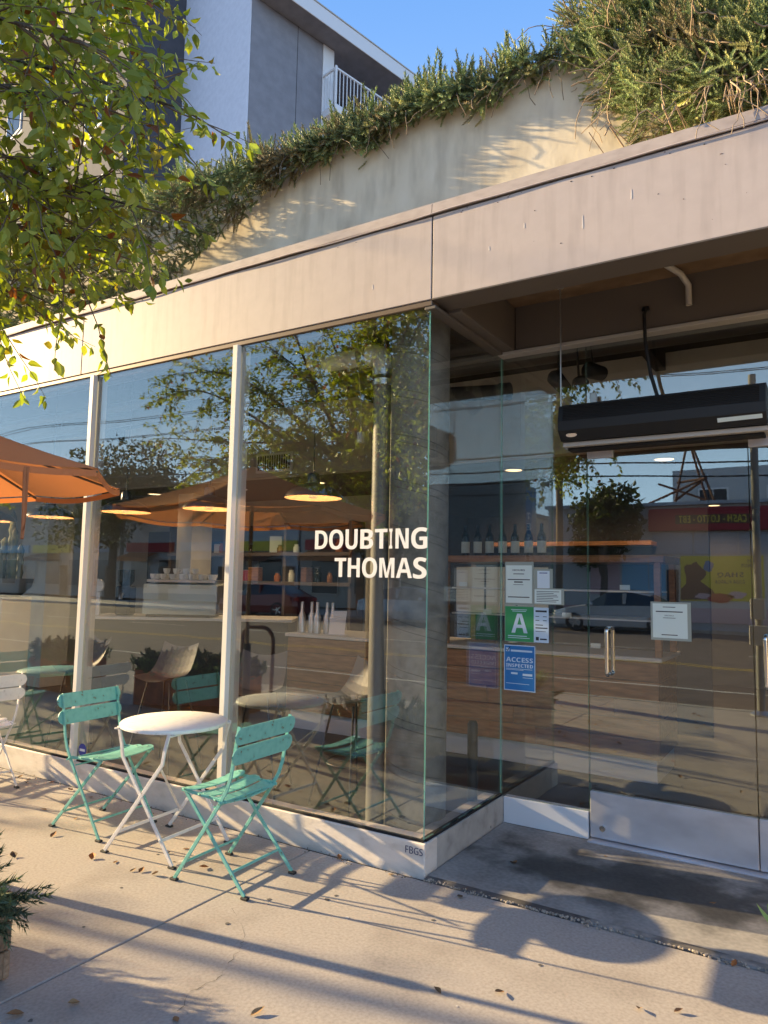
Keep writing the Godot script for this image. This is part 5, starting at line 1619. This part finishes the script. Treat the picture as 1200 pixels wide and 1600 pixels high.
func car(called: String, label: String, at: Vector3, turn: float, paint: String) -> void:
	var c := thing(called, label, "car", at, turn, "cars parked across the road")
	# stations along the length: x, half width at sill, at belt, belt height, roof height, roof half width
	var st := [[-2.25, 0.62, 0.66, 0.62, 0.62, 0.6], [-2.1, 0.80, 0.83, 0.88, 0.90, 0.7], [-1.75, 0.86, 0.88, 0.97, 1.0, 0.66], [-1.15, 0.88, 0.89, 0.96, 1.32, 0.60], [-0.4, 0.88, 0.89, 0.94, 1.44, 0.58], [0.35, 0.88, 0.89, 0.93, 1.40, 0.58], [1.05, 0.88, 0.88, 0.92, 0.97, 0.62], [1.7, 0.85, 0.86, 0.82, 0.84, 0.68], [2.1, 0.76, 0.78, 0.72, 0.73, 0.6], [2.28, 0.60, 0.62, 0.58, 0.58, 0.5]]
	var body := G.new()
	var glass := G.new()
	for i in st.size() - 1:
		var ra := []
		for e: Array in [st[i], st[i + 1]]:
			ra.append([Vector3(e[0], 0.22, e[1]), Vector3(e[0], 0.5, e[2] + 0.01), Vector3(e[0], e[3], e[2] - 0.03), Vector3(e[0], e[4] - 0.03, e[5]), Vector3(e[0], e[4], e[5] - 0.14), Vector3(e[0], e[4] + 0.015, 0)])
		for k in 5:
			for s: float in [-1.0, 1.0]:
				var m := Vector3(1, 1, s)
				var dst := body
				if k == 2 and i >= 2 and i <= 5:
					dst = glass
				if (k == 3 or k == 4) and (i == 2 or i == 5):
					dst = glass
				dst.quad(ra[0][k] * m, ra[1][k] * m, ra[1][k + 1] * m, ra[0][k + 1] * m, Vector3(0, 0.3, s) if k < 4 else Vector3.UP)
	for e in [0, st.size() - 1]:
		var q: Array = st[e]
		body.quad(Vector3(q[0], 0.22, -q[1]), Vector3(q[0], 0.22, q[1]), Vector3(q[0], q[3], q[2]), Vector3(q[0], q[3], -q[2]), Vector3(q[0], 0, 0))
	put("body", body, paint, c)
	put("windows", glass, "window_dark", c)
	for s: float in [-1.0, 1.0]:
		put("pillar", g_span(Vector3(-0.38, 0.93, s * 0.72 - 0.1), Vector3(-0.28, 1.36, s * 0.72 + 0.1)), paint, c)
		put("headlight", g_span(Vector3(2.05, 0.58, s * 0.58 - 0.13), Vector3(2.2, 0.70, s * 0.58 + 0.13), 0.02), "chrome", c)
		put("tail_light", g_span(Vector3(-2.2, 0.72, s * 0.62 - 0.14), Vector3(-2.06, 0.86, s * 0.62 + 0.14), 0.02), "tail_red", c)
		put("mirror", g_span(Vector3(0.72, 0.94, s * 0.98 - 0.09), Vector3(0.84, 1.06, s * 0.98 + 0.09), 0.03), paint, c)
		for x: float in [-1.38, 1.38]:
			var o := put("wheel", G.new().lathe([Vector2(0.0, -0.10), Vector2(0.3, -0.11), Vector2(0.33, -0.08), Vector2(0.335, 0.06), Vector2(0.31, 0.1), Vector2(0.22, 0.1), Vector2(0.2, 0.06), Vector2(0, 0.06)], Vector3.ZERO, 24), "rubber", c)
			o.transform = Transform3D(Basis(Vector3.RIGHT, s * PI / 2), Vector3(x, 0.335, s * 0.80))
			for k in 5:
				var a := TAU * k / 5
				put("spoke", G.new().bar(Vector3(0, 0.075, 0), Vector3(cos(a) * 0.21, 0.085, sin(a) * 0.21), 0.05, 0.02, Vector3.UP.cross(Vector3(cos(a), 0, sin(a)))), "galvanised", o)


func street() -> void:
	# store with the red fascia
	var s := thing("corner_store", "low white store with red lettered fascia and yellow poster, across the road", "building", Vector3(0, 0, 27.2))
	put("wall", g_span(Vector3(-9.5, 0, 0), Vector3(9, 4.95, 10), 0.0), "store_white", s)
	put("fascia", g_span(Vector3(-5.0, 3.85, -0.35), Vector3(8, 4.8, -0.002)), "store_red", s)
	text("lettering", "CASH - LOTTO - EBT", s, Vector3(-1.15, 4.17, -0.352), 2.6, 0.30, "letter_yellow", PI)
	put("lettering_band", g_span(Vector3(-3.9, 4.12, -0.351), Vector3(-1.05, 4.5, -0.345), 0.0), "poster_brown", s)
	for i in 4:
		var f := put("shutter", g_span(Vector3(-4.9 + i * 1.7, 2.85, -0.06), Vector3(-3.28 + i * 1.7, 3.8, -0.002)), "store_shutter", s)
		for k in 6:
			put("slat", g_span(Vector3(-4.86 + i * 1.7, 2.9 + k * 0.15, -0.085), Vector3(-3.32 + i * 1.7, 3.0 + k * 0.15, -0.061)), "store_shutter", f)
	var p := put("poster", g_span(Vector3(-3.8, 0.9, -0.03), Vector3(-0.6, 2.78, -0.002)), "poster_yellow", s)
	text("lettering", "SHAQ", p, Vector3(-1.35, 1.85, -0.032), 0.95, 0.24, "letter_navy", PI)
	text("lettering", "SODA FLAVOR", p, Vector3(-1.3, 1.62, -0.032), 1.1, 0.14, "letter_navy", PI)
	text("lettering", "WORLD'S", p, Vector3(-0.7, 2.5, -0.032), 0.5, 0.12, "letter_navy", PI)
	text("lettering", "LEMONADE", p, Vector3(-0.7, 2.3, -0.032), 0.75, 0.14, "letter_navy", PI)
	var blob := PackedVector2Array()
	for k in 20:
		var a := TAU * k / 20
		blob.append(Vector2(-3.25 + cos(a) * 0.42 * (1.0 + 0.22 * sin(a * 3.0 + 1.0)), 2.0 + sin(a) * 0.5 * (1.0 + 0.15 * cos(a * 5.0))))
	put("printed_shape", G.new().prism(blob, -0.036, -0.031), "poster_brown", p)
	put("printed_shape", G.new().prism(PackedVector2Array([Vector2(-3.78, 0.95), Vector2(-2.3, 0.95), Vector2(-2.5, 1.35), Vector2(-3.0, 1.72), Vector2(-3.5, 1.7), Vector2(-3.78, 1.4)]), -0.037, -0.032), "poster_brown", p)
	for q: Array in [[-2.2, 1.02, 0.5, 0.2, "store_red"], [-1.6, 1.15, 0.35, 0.15, "poster_pink"], [-2.65, 2.35, 0.2, 0.24, "pylon_blue"], [-2.9, 1.1, 0.3, 0.12, "poster_pink"]]:
		var bl := PackedVector2Array()
		for k in 12:
			var a := TAU * k / 12
			bl.append(Vector2(q[0] + cos(a) * q[2] * (1.0 + 0.25 * sin(a * 4.0)), q[1] + sin(a) * q[3]))
		put("printed_shape", G.new().prism(bl, -0.04, -0.033), q[4], p)
	for q: Array in [[-6.2, -5.1, 1.3, 2.7, "poster_sky"], [-5.05, -4.4, 1.1, 2.75, "poster_sky"], [-7.6, -6.3, 1.1, 2.75, "poster_pink"], [-0.4, 1.2, 0.9, 2.7, "poster_pink"]]:
		put("poster", g_span(Vector3(q[0], q[2], -0.03), Vector3(q[1], q[3], -0.002)), q[4], s)
	put("door", g_span(Vector3(-4.35, 0.05, -0.04), Vector3(-3.88, 2.2, -0.002)), "window_dark", s)
	put("base_band", g_span(Vector3(-9.4, 0.0, -0.05), Vector3(8.9, 0.6, -0.002)), "poster_pink", s)
	put("cornice", g_span(Vector3(-9.6, 4.95, -0.2), Vector3(9.1, 5.1, 10.1)), "wall_far_cool", s)
	var fr := thing("roof_sign_frame", "rusty steel sign frame of slanting struts on the store roof", "sign frame", Vector3(-3.3, 5.1, 28.0))
	for q: Array in [[Vector3(-0.9, 0, 0.5), Vector3(-0.2, 2.9, 0)], [Vector3(0.9, 0, -0.3), Vector3(-0.15, 2.9, 0)], [Vector3(0.5, 0, 0.8), Vector3(-0.2, 2.9, 0)], [Vector3(-0.75, 1.0, 0.4), Vector3(0.5, 1.05, -0.2)], [Vector3(-2.0, 0.1, 0.3), Vector3(0.5, 1.05, -0.2)], [Vector3(-0.9, 0.2, 0.5), Vector3(0.55, 1.1, 0)], [Vector3(-1.6, 1.0, 0.5), Vector3(0.6, 0.1, 0.0)]]:
		put("strut", G.new().tube([q[0], q[1]], 0.055, 6), "rust_frame", fr)
	var b := thing("white_block", "plain two-storey white building rising behind the red-fascia store", "building", Vector3(0, 0, 38))
	put("wall", g_span(Vector3(-6, 0, 0), Vector3(22, 8.1, 12), 0.0), "wall_far_cool", b)
	for i in 5:
		var f := put("window", g_span(Vector3(-4.6 + i * 3.4, 5.9, -0.06), Vector3(-3.0 + i * 3.4, 7.0, -0.002)), "white_trim", b)
		put("pane", g_span(Vector3(-4.5 + i * 3.4, 6.0, -0.08), Vector3(-3.85 + i * 3.4, 6.9, -0.061), 0.0), "window_dark", f)
		put("pane", g_span(Vector3(-3.75 + i * 3.4, 6.0, -0.08), Vector3(-3.1 + i * 3.4, 6.9, -0.061), 0.0), "window_dark", f)
	var py := thing("pylon_sign", "tall dark pylon sign with a blue strip of pale letters", "sign", Vector3(-10.8, 0, 26.8))
	put("pylon", g_span(Vector3(-0.5, 0, -0.3), Vector3(0.45, 6.3, 0.3), 0.02), "pylon_dark", py)
	put("strip", g_span(Vector3(0.46, 3.2, -0.32), Vector3(0.75, 6.0, 0.28)), "pylon_blue", py)
	for i in 3:
		text("letter", ["T", "E", "S"][i], py, Vector3(0.70, 4.45 - i * 0.5, -0.322), 0.2, 0.32, "white_vinyl", PI)
	# utility pole and its wires
	var u := thing("utility_pole", "tall wooden utility pole with crossarms across the road", "pole", Vector3(-7.5, 0, 22.7))
	put("pole", G.new().tube([Vector3.ZERO, Vector3(0, 11.5, 0)], [0.15, 0.11], 12), "pole_wood", u)
	for q: Array in [[10.6, 1.2], [9.6, 1.0], [7.4, 0.7], [6.3, 0.6]]:
		put("crossarm", g_span(Vector3(-q[1], q[0], -0.18), Vector3(q[1], q[0] + 0.11, -0.08)), "pole_wood", u)
		for e: float in [-0.9, -0.5, 0.5, 0.9]:
			put("insulator", G.new().lathe([Vector2(0.03, 0.0), Vector2(0.045, 0.06), Vector2(0.02, 0.12), Vector2(0, 0.12)], Vector3(e * q[1], q[0] + 0.112, -0.13), 8), "trim_grey", u)
	put("transformer", G.new().lathe([Vector2(0, 0), Vector2(0.25, 0), Vector2(0.25, 0.8), Vector2(0.15, 0.9), Vector2(0, 0.9)], Vector3(0.3, 8.0, -0.1), 14), "trim_grey", u)
	var i2 := 0
	for q: Array in [[10.72, -0.9], [10.72, 0.9], [9.72, -0.6], [9.72, 0.6], [7.5, -0.3], [6.9, 0.1], [6.4, -0.2], [5.9, 0.1]]:
		var pts := []
		for k in 41:
			var f := k / 40.0
			var x := lerpf(-70, 60, f)
			var ph := fposmod((x + 7.5) / 32.5, 1.0)
			pts.append(Vector3(x, q[0] - 0.7 * 4.0 * ph * (1.0 - ph), 22.58 + q[1] * 0.2))
		var wr := put("power_line", G.new().tube(pts, 0.017 if i2 < 4 else 0.03, 4, false), "wire_black")
		tag(wr, ["topmost thin power line across the road, nearer strand", "topmost thin power line across the road, farther strand", "thin power line second from the top, nearer strand", "thin power line second from the top, farther strand", "thick cable strung at mid height on the utility pole", "thick cable just under the mid crossarm of the pole", "lower thick telephone cable strung along the far pavement", "lowest thick telephone cable strung along the far pavement"][i2], "wire")
		i2 += 1
	# the left run of low buildings
	var lb := [[-24.0, -12.5, 5.2, 29.0, "wall_far", "long low beige building with dark shopfront left of the pylon"], [-40.0, -24.6, 7.2, 29.5, "wall_far_cool", "pale grey flat-roofed building farther left across the road"], [-62.0, -41.0, 8.5, 30.0, "wall_far", "beige building with a dark roof at the far left of the street"], [-100.0, -63.0, 7.0, 31.0, "store_white", "last white building far down the street"]]
	for q: Array in lb:
		var k := thing("street_building", q[5], "building", Vector3(0, 0, q[3]))
		put("wall", g_span(Vector3(q[0], 0, 0), Vector3(q[1], q[2], 11), 0.0), q[4], k)
		put("roof", g_span(Vector3(q[0] - 0.2, q[2], -0.3), Vector3(q[1] + 0.2, q[2] + 0.2, 11.2)), "roof_far", k)
		var shop := 0
		var bx: float = q[0] + 0.4
		while bx < q[1] - 4.0:
			put("sign_band", g_span(Vector3(bx, 3.15, -0.14), Vector3(bx + 4.6, 3.75, -0.003)), ["store_red", "poster_sky", "poster_yellow", "store_shutter", "pylon_dark"][shop % 5], k)
			if shop % 2 == 0:
				var aw := G.new()
				aw.quad(Vector3(bx + 0.2, 3.1, -0.01), Vector3(bx + 3.2, 3.1, -0.01), Vector3(bx + 3.2, 2.75, -1.1), Vector3(bx + 0.2, 2.75, -1.1), Vector3(0, 1, -1))
				aw.quad(Vector3(bx + 0.2, 2.75, -1.1), Vector3(bx + 3.2, 2.75, -1.1), Vector3(bx + 3.2, 2.5, -1.1), Vector3(bx + 0.2, 2.5, -1.1), Vector3(0, 0, -1))
				put("awning", aw, ["umbrella_cloth", "pylon_blue", "rust_frame"][shop % 3], k)
			put("door", g_span(Vector3(bx + 3.5, 0.02, -0.095), Vector3(bx + 4.4, 2.2, -0.092)), "pole_wood", k)
			bx += 5.2
			shop += 1
		var x: float = q[0] + 0.8
		while x < q[1] - 2.2:
			var f := put("window", g_span(Vector3(x, 0.7, -0.07), Vector3(x + 1.9, 2.7, -0.002)), "trim_grey", k)
			put("pane", g_span(Vector3(x + 0.08, 0.78, -0.09), Vector3(x + 1.82, 2.62, -0.071), 0.0), "window_dark", f)
			x += 2.9
	far_tree("dark_tree", "dark dense tree above the roofs, far left across the road", Vector3(-38, 0, 21.5 + 5.5), 11.0, 4.2, 6000, Color(0.05, 0.06, 0.03))
	far_tree("dark_tree", "broad dark tree just left of the pylon sign", Vector3(-15.5, 0, 25.2), 6.6, 2.9, 5000, Color(0.055, 0.065, 0.035))
	far_tree("dark_tree", "tall dark tree between the pylon and the store", Vector3(-6.6, 0, 25.4), 6.2, 1.9, 4200, Color(0.06, 0.075, 0.035))
	far_tree("dark_tree", "dark tree at the road bend behind the long beige building", Vector3(-26, 0, 44), 12.0, 5.0, 5000, Color(0.05, 0.065, 0.04))
	car("parked_car", "silver sedan parked across the road, in front of the store", Vector3(-4.75, -0.13, 21.0), PI, "car_silver")
	car("parked_car", "pale blue-grey sedan parked across the road, behind the lettering's reflection", Vector3(-12.0, -0.13, 21.0), 0.0, "car_blue")
	car("parked_car", "dark red car parked across the road, beyond the bike rack's reflection", Vector3(-19.5, -0.13, 21.0), PI, "car_red")
	# near kerb furniture
	var r := thing("bike_rack", "brown inverted-U bike rack standing near the kerb", "bike rack", Vector3(-4.76, 0, 3.95))
	var pts := [Vector3(-0.27, 0, 0)]
	for k in 13:
		var a := PI - PI * k / 12.0
		pts.append(Vector3(cos(a) * 0.17 + (-0.10 if k < 6 else 0.10), 0.72 + sin(a) * 0.17, 0))
	pts.append(Vector3(0.27, 0, 0))
	put("hoop", G.new().tube(pts, 0.027, 10), "rust_frame", r)
	for e: float in [-0.27, 0.27]:
		put("flange", G.new().lathe([Vector2(0.07, 0), Vector2(0.07, 0.01), Vector2(0.03, 0.012)], Vector3(e, 0, 0), 14), "rust_frame", r)
	var m := thing("kerb_pole", "grey steel pole with two metal boxes at the kerb by the doorway", "pole", Vector3(1.06, 0, 4.35))
	put("pole", G.new().tube([Vector3.ZERO, Vector3(0, 4.2, 0)], 0.045, 12), "pole_grey", m)
	put("box", g_span(Vector3(-0.08, 1.15, -0.16), Vector3(0.08, 1.4, -0.052), 0.008), "trim_grey", m)
	put("box", g_span(Vector3(-0.1, 0.85, -0.16), Vector3(0.1, 1.08, -0.052), 0.008), "trim_grey", m)
	put("foot", G.new().lathe([Vector2(0.12, 0), Vector2(0.12, 0.02), Vector2(0.055, 0.06)], Vector3.ZERO, 14), "galvanised", m)


# ---------- everything, in order ----------

const SUN_EL := 16.5
const SUN_AZ := 10.0


func _ready() -> void:
	rng.seed = 20
	var cam := Camera3D.new()
	cam.name = "camera"
	cam.fov = 70.55
	cam.far = 600
	cam.near = 0.05
	var yaw := deg_to_rad(32.06)
	var pit := deg_to_rad(5.361)
	var rol := deg_to_rad(1.025)
	var fwd := Vector3(-sin(yaw) * cos(pit), sin(pit), -cos(yaw) * cos(pit))
	var rt := fwd.cross(Vector3.UP).normalized()
	var up := rt.cross(fwd)
	var r2 := rt * cos(rol) + up * sin(rol)
	var u2 := up * cos(rol) - rt * sin(rol)
	cam.transform = Transform3D(Basis(r2, u2, -fwd), Vector3(1.89, 1.55, 3.483))
	add_child(cam)
	cam.current = true

	var we := WorldEnvironment.new()
	we.name = "world"
	var env := Environment.new()
	var sky := Sky.new()
	var ps := ProceduralSkyMaterial.new()
	ps.sky_top_color = lin(0.040, 0.112, 0.27)
	ps.sky_horizon_color = lin(0.62, 0.82, 1.0)
	ps.sky_curve = 0.2
	ps.ground_bottom_color = lin(0.12, 0.10, 0.085)
	ps.ground_horizon_color = lin(0.20, 0.22, 0.26)
	ps.sun_angle_max = 12
	ps.sky_energy_multiplier = 1.0
	sky.sky_material = ps
	env.background_mode = Environment.BG_SKY
	env.sky = sky
	env.tonemap_mode = Environment.TONE_MAPPER_LINEAR
	env.tonemap_exposure = 3.25
	env.sdfgi_enabled = true
	env.ssao_enabled = true
	env.ssil_enabled = true
	we.environment = env
	add_child(we)

	var sun := DirectionalLight3D.new()
	sun.name = "sun"
	var el := deg_to_rad(SUN_EL)
	var az := deg_to_rad(SUN_AZ)
	var sd := Vector3(-cos(el) * cos(az), sin(el), cos(el) * sin(az))
	sun.look_at_from_position(Vector3.ZERO, -sd, Vector3.UP)
	sun.light_color = Color(1.0, 0.88, 0.66)
	sun.light_energy = 1.6
	sun.light_angular_distance = 0.5
	sun.shadow_enabled = true
	add_child(sun)

	materials()
	var sl := flat("spiky_leaf", 0.16, 0.26, 0.06, 0.4)
	sl.backlight_enabled = true
	sl.backlight = Color(0.5, 0.55, 0.25)
	var bg := flat("bulb_glow", 0.9, 0.8, 0.6, 0.5)
	bg.emission_enabled = true
	bg.emission = Color(1.0, 0.82, 0.58)
	bg.emission_energy_multiplier = 0.2
	var dg := flat("down_glow", 0.9, 0.8, 0.6, 0.5)
	dg.emission_enabled = true
	dg.emission = Color(1.0, 0.85, 0.62)
	dg.emission_energy_multiplier = 0.9
	leaf_meshes = [leaf_mesh(0.27, 0.4, 0.16), leaf_mesh(0.24, 0.75, 0.34), leaf_mesh(0.31, 0.2, -0.12)]

	ground()
	cafe()
	above()
	street()
	sign_letters()
	inside()
	notices()
	entry_fittings()
	bistro_chair("bistro_chair", "turquoise folding chair left of the white table, its back to the left", Vector3(-2.05, 0.001, 0.435), 0.03, "teal_paint")
	bistro_chair("bistro_chair", "turquoise folding chair right of the white table, seen from behind", Vector3(-0.825, 0.001, 0.545), PI + 0.03, "teal_paint")
	bistro_table("round white-topped folding table between the two turquoise chairs", Vector3(-1.425, 0.001, 0.455), 0.06, "white_paint", "white_paint")
	bistro_table("round turquoise-topped folding table farther left, mirrored in the panes", Vector3(-4.0, 0.001, 0.46), 0.2, "teal_paint", "teal_paint")
	bistro_chair("bistro_chair", "white folding chair just entering at the picture's left edge", Vector3(-3.46, 0.001, 0.45), PI - 0.1, "white_paint")
	bistro_chair("bistro_chair", "turquoise folding chair left of the turquoise table", Vector3(-4.62, 0.001, 0.45), 0.1, "teal_paint")
	umbrella("orange market umbrella with hanging tie, over the pavement at the left", Vector3(-2.68, 0.001, 1.47), 0.0)
	planters()
	hedges()
	trees()
	fallen_leaves()


func trees() -> void:
	var eye := Vector3(1.89, 1.55, 3.483)
	var fork := Vector3(-2.9, 2.35, 3.9)
	var limbs := [
		[fork, Vector3(-1.9, 3.3, 2.9), Vector3(-0.9, 3.55, 2.1), Vector3(-0.12, 3.28, 1.75)],
		[fork, Vector3(-1.8, 3.0, 2.7), Vector3(-0.9, 3.1, 2.0), Vector3(-0.32, 2.95, 1.75)],
		[fork, Vector3(-1.7, 2.8, 2.6), Vector3(-0.95, 2.95, 1.95), Vector3(-0.6, 2.85, 1.75)],
		[fork, Vector3(-1.9, 2.95, 2.6), Vector3(-1.4, 2.9, 2.0), Vector3(-1.1, 2.75, 1.75)],
		[fork, Vector3(-2.1, 3.6, 3.0), Vector3(-1.2, 4.1, 2.2), Vector3(-0.5, 3.95, 1.7)],
		[fork, Vector3(-2.2, 3.9, 2.9), Vector3(-1.5, 4.6, 2.0), Vector3(-0.95, 4.55, 1.5)],
		[fork, Vector3(-1.6, 3.2, 3.0), Vector3(-0.7, 3.4, 2.5), Vector3(-0.05, 3.2, 2.2)],
		[fork, Vector3(-2.0, 3.1, 2.8), Vector3(-1.3, 3.35, 2.1), Vector3(-0.75, 3.2, 1.6)],
		[fork, Vector3(-3.2, 3.6, 3.2), Vector3(-3.3, 4.6, 2.6), Vector3(-3.0, 5.2, 2.0)],
		[fork, Vector3(-3.8, 3.2, 3.4), Vector3(-4.9, 3.9, 3.0), Vector3(-5.7, 3.9, 2.9)],
		[fork, Vector3(-3.6, 2.9, 3.2), Vector3(-4.3, 3.0, 2.8), Vector3(-5.0, 2.65, 2.6)],
		[fork, Vector3(-3.3, 3.8, 3.9), Vector3(-3.8, 4.9, 4.0), Vector3(-4.5, 5.5, 4.2)],
		[fork, Vector3(-2.7, 3.7, 4.1), Vector3(-2.2, 4.8, 4.3), Vector3(-1.6, 5.3, 4.5)],
		[fork, Vector3(-2.2, 3.2, 4.1), Vector3(-1.3, 3.7, 4.3), Vector3(-0.5, 3.6, 4.4)],
		[fork, Vector3(-3.1, 3.0, 3.3), Vector3(-3.6, 3.1, 2.9), Vector3(-3.9, 2.7, 2.7)],
		[fork, Vector3(-3.7, 3.4, 3.6), Vector3(-4.6, 4.1, 3.4), Vector3(-5.2, 4.3, 3.2)],
		[fork, Vector3(-3.5, 3.6, 3.7), Vector3(-4.0, 4.3, 3.6), Vector3(-4.4, 4.6, 3.3)],
		[fork, Vector3(-4.0, 3.2, 3.8), Vector3(-5.2, 3.4, 3.6), Vector3(-6.2, 3.5, 3.4)],
		[fork, Vector3(-3.7, 2.9, 4.0), Vector3(-4.4, 2.9, 3.9), Vector3(-5.2, 2.6, 3.7)],
		[fork, Vector3(-2.8, 3.4, 4.3), Vector3(-2.8, 4.2, 4.8), Vector3(-2.6, 4.4, 5.3)],
		[fork, Vector3(-2.4, 3.0, 4.4), Vector3(-2.0, 3.4, 5.0), Vector3(-1.6, 3.3, 5.5)],
		[fork, Vector3(-3.6, 3.1, 4.5), Vector3(-4.2, 3.5, 5.2), Vector3(-4.8, 3.4, 5.7)],
		[fork, Vector3(-3.2, 3.8, 4.4), Vector3(-3.6, 4.6, 5.0), Vector3(-4.0, 5.0, 5.6)],
		[fork, Vector3(-2.5, 2.9, 3.3), Vector3(-2.3, 2.7, 2.9), Vector3(-2.2, 2.3, 2.7)],
		[fork, Vector3(-4.0, 3.5, 3.9), Vector3(-5.3, 4.4, 3.9), Vector3(-6.4, 4.5, 3.6)],
		[fork, Vector3(-3.9, 3.0, 4.1), Vector3(-5.0, 3.3, 4.2), Vector3(-5.9, 3.0, 4.0)],
		[fork, Vector3(-2.6, 4.0, 3.4), Vector3(-2.3, 5.0, 2.9), Vector3(-1.9, 5.5, 2.4)],
		[fork, Vector3(-2.1, 3.8, 2.6), Vector3(-1.6, 4.5, 1.8), Vector3(-1.3, 4.6, 1.3)],
		[fork, Vector3(-2.3, 3.3, 2.5), Vector3(-1.9, 3.6, 1.8), Vector3(-1.5, 3.5, 1.35)],
		[fork, Vector3(-1.9, 3.7, 2.7), Vector3(-1.15, 4.2, 2.0), Vector3(-0.65, 4.1, 1.6)],
		[fork, Vector3(-1.7, 3.2, 2.9), Vector3(-0.9, 3.35, 2.3), Vector3(-0.3, 3.2, 2.0)],
		[fork, Vector3(-2.0, 3.5, 2.7), Vector3(-1.5, 4.0, 1.9), Vector3(-1.0, 3.9, 1.5)],
		[fork, Vector3(-1.8, 3.4, 2.8), Vector3(-1.1, 3.75, 2.3), Vector3(-0.5, 3.7, 1.9)],
		[fork, Vector3(-1.6, 3.0, 2.9), Vector3(-1.0, 3.1, 2.3), Vector3(-0.5, 2.95, 1.95)],
		[fork, Vector3(-2.0, 2.9, 2.7), Vector3(-1.5, 3.1, 1.9), Vector3(-1.2, 3.0, 1.6)],
		[fork, Vector3(-1.7, 3.6, 3.0), Vector3(-0.8, 4.0, 2.4), Vector3(0.0, 3.75, 2.0)],
	]
	street_tree("leafy street tree with yellow-green leaves reaching over the pavement", limbs, [Vector3(-3.0, -0.02, 4.1), Vector3(-2.97, 0.8, 4.06), Vector3(-2.93, 1.7, 3.96), fork], [0.15, 0.115, 0.10, 0.085], 0.056, 4.2, 74, 300, eye)
	var f2 := Vector3(-13.0, 1.3, 3.5)
	var l2 := []
	for k in 22:
		var a := k * 2.4
		var o := Vector3(cos(a), 0, sin(a)) * (0.7 + 0.3 * (k % 2))
		l2.append([f2, f2 + o * 0.5 + Vector3(0, 0.3 + 0.35 * (k % 4), 0), f2 + o * 1.0 + Vector3(0, 0.3 + 0.5 * (k % 4), 0), f2 + o * 1.3 + Vector3(0, 0.1 + 0.55 * (k % 4), 0)])
	for k in 4:
		l2.append([f2, f2 + Vector3(0, 1.4, 0.1), Vector3(-13.3 + 0.25 * k, 3.4 + 0.2 * k, 3.5 + 0.25 * k), Vector3(-13.5 + 0.4 * k, 4.0 + 0.25 * (k % 3), 3.4 + 0.5 * k)])
	var f3 := Vector3(-14.2, 5.2, 3.6)
	street_tree("slender tall street tree rising behind the low bushy one", [[f3, Vector3(-14.0, 6.6, 3.1), Vector3(-13.8, 7.4, 2.6), Vector3(-13.6, 7.55, 2.3)], [f3, Vector3(-14.1, 6.9, 3.3), Vector3(-13.2, 7.9, 2.8), Vector3(-12.6, 8.0, 2.45)], [f3, Vector3(-14.3, 7.0, 3.5), Vector3(-13.6, 8.3, 3.0), Vector3(-13.0, 8.6, 2.7)]], [Vector3(-14.3, -0.02, 3.9), Vector3(-14.25, 2.5, 3.8), f3], [0.07, 0.055, 0.04], 0.08, 1.6, 7, 0, eye)
	street_tree("low bushy street tree farther left along the kerb", l2, [Vector3(-13.1, -0.02, 3.55), Vector3(-13.05, 0.7, 3.5), f2], [0.10, 0.085, 0.07], 0.09, 2.2, 16, 0, eye)
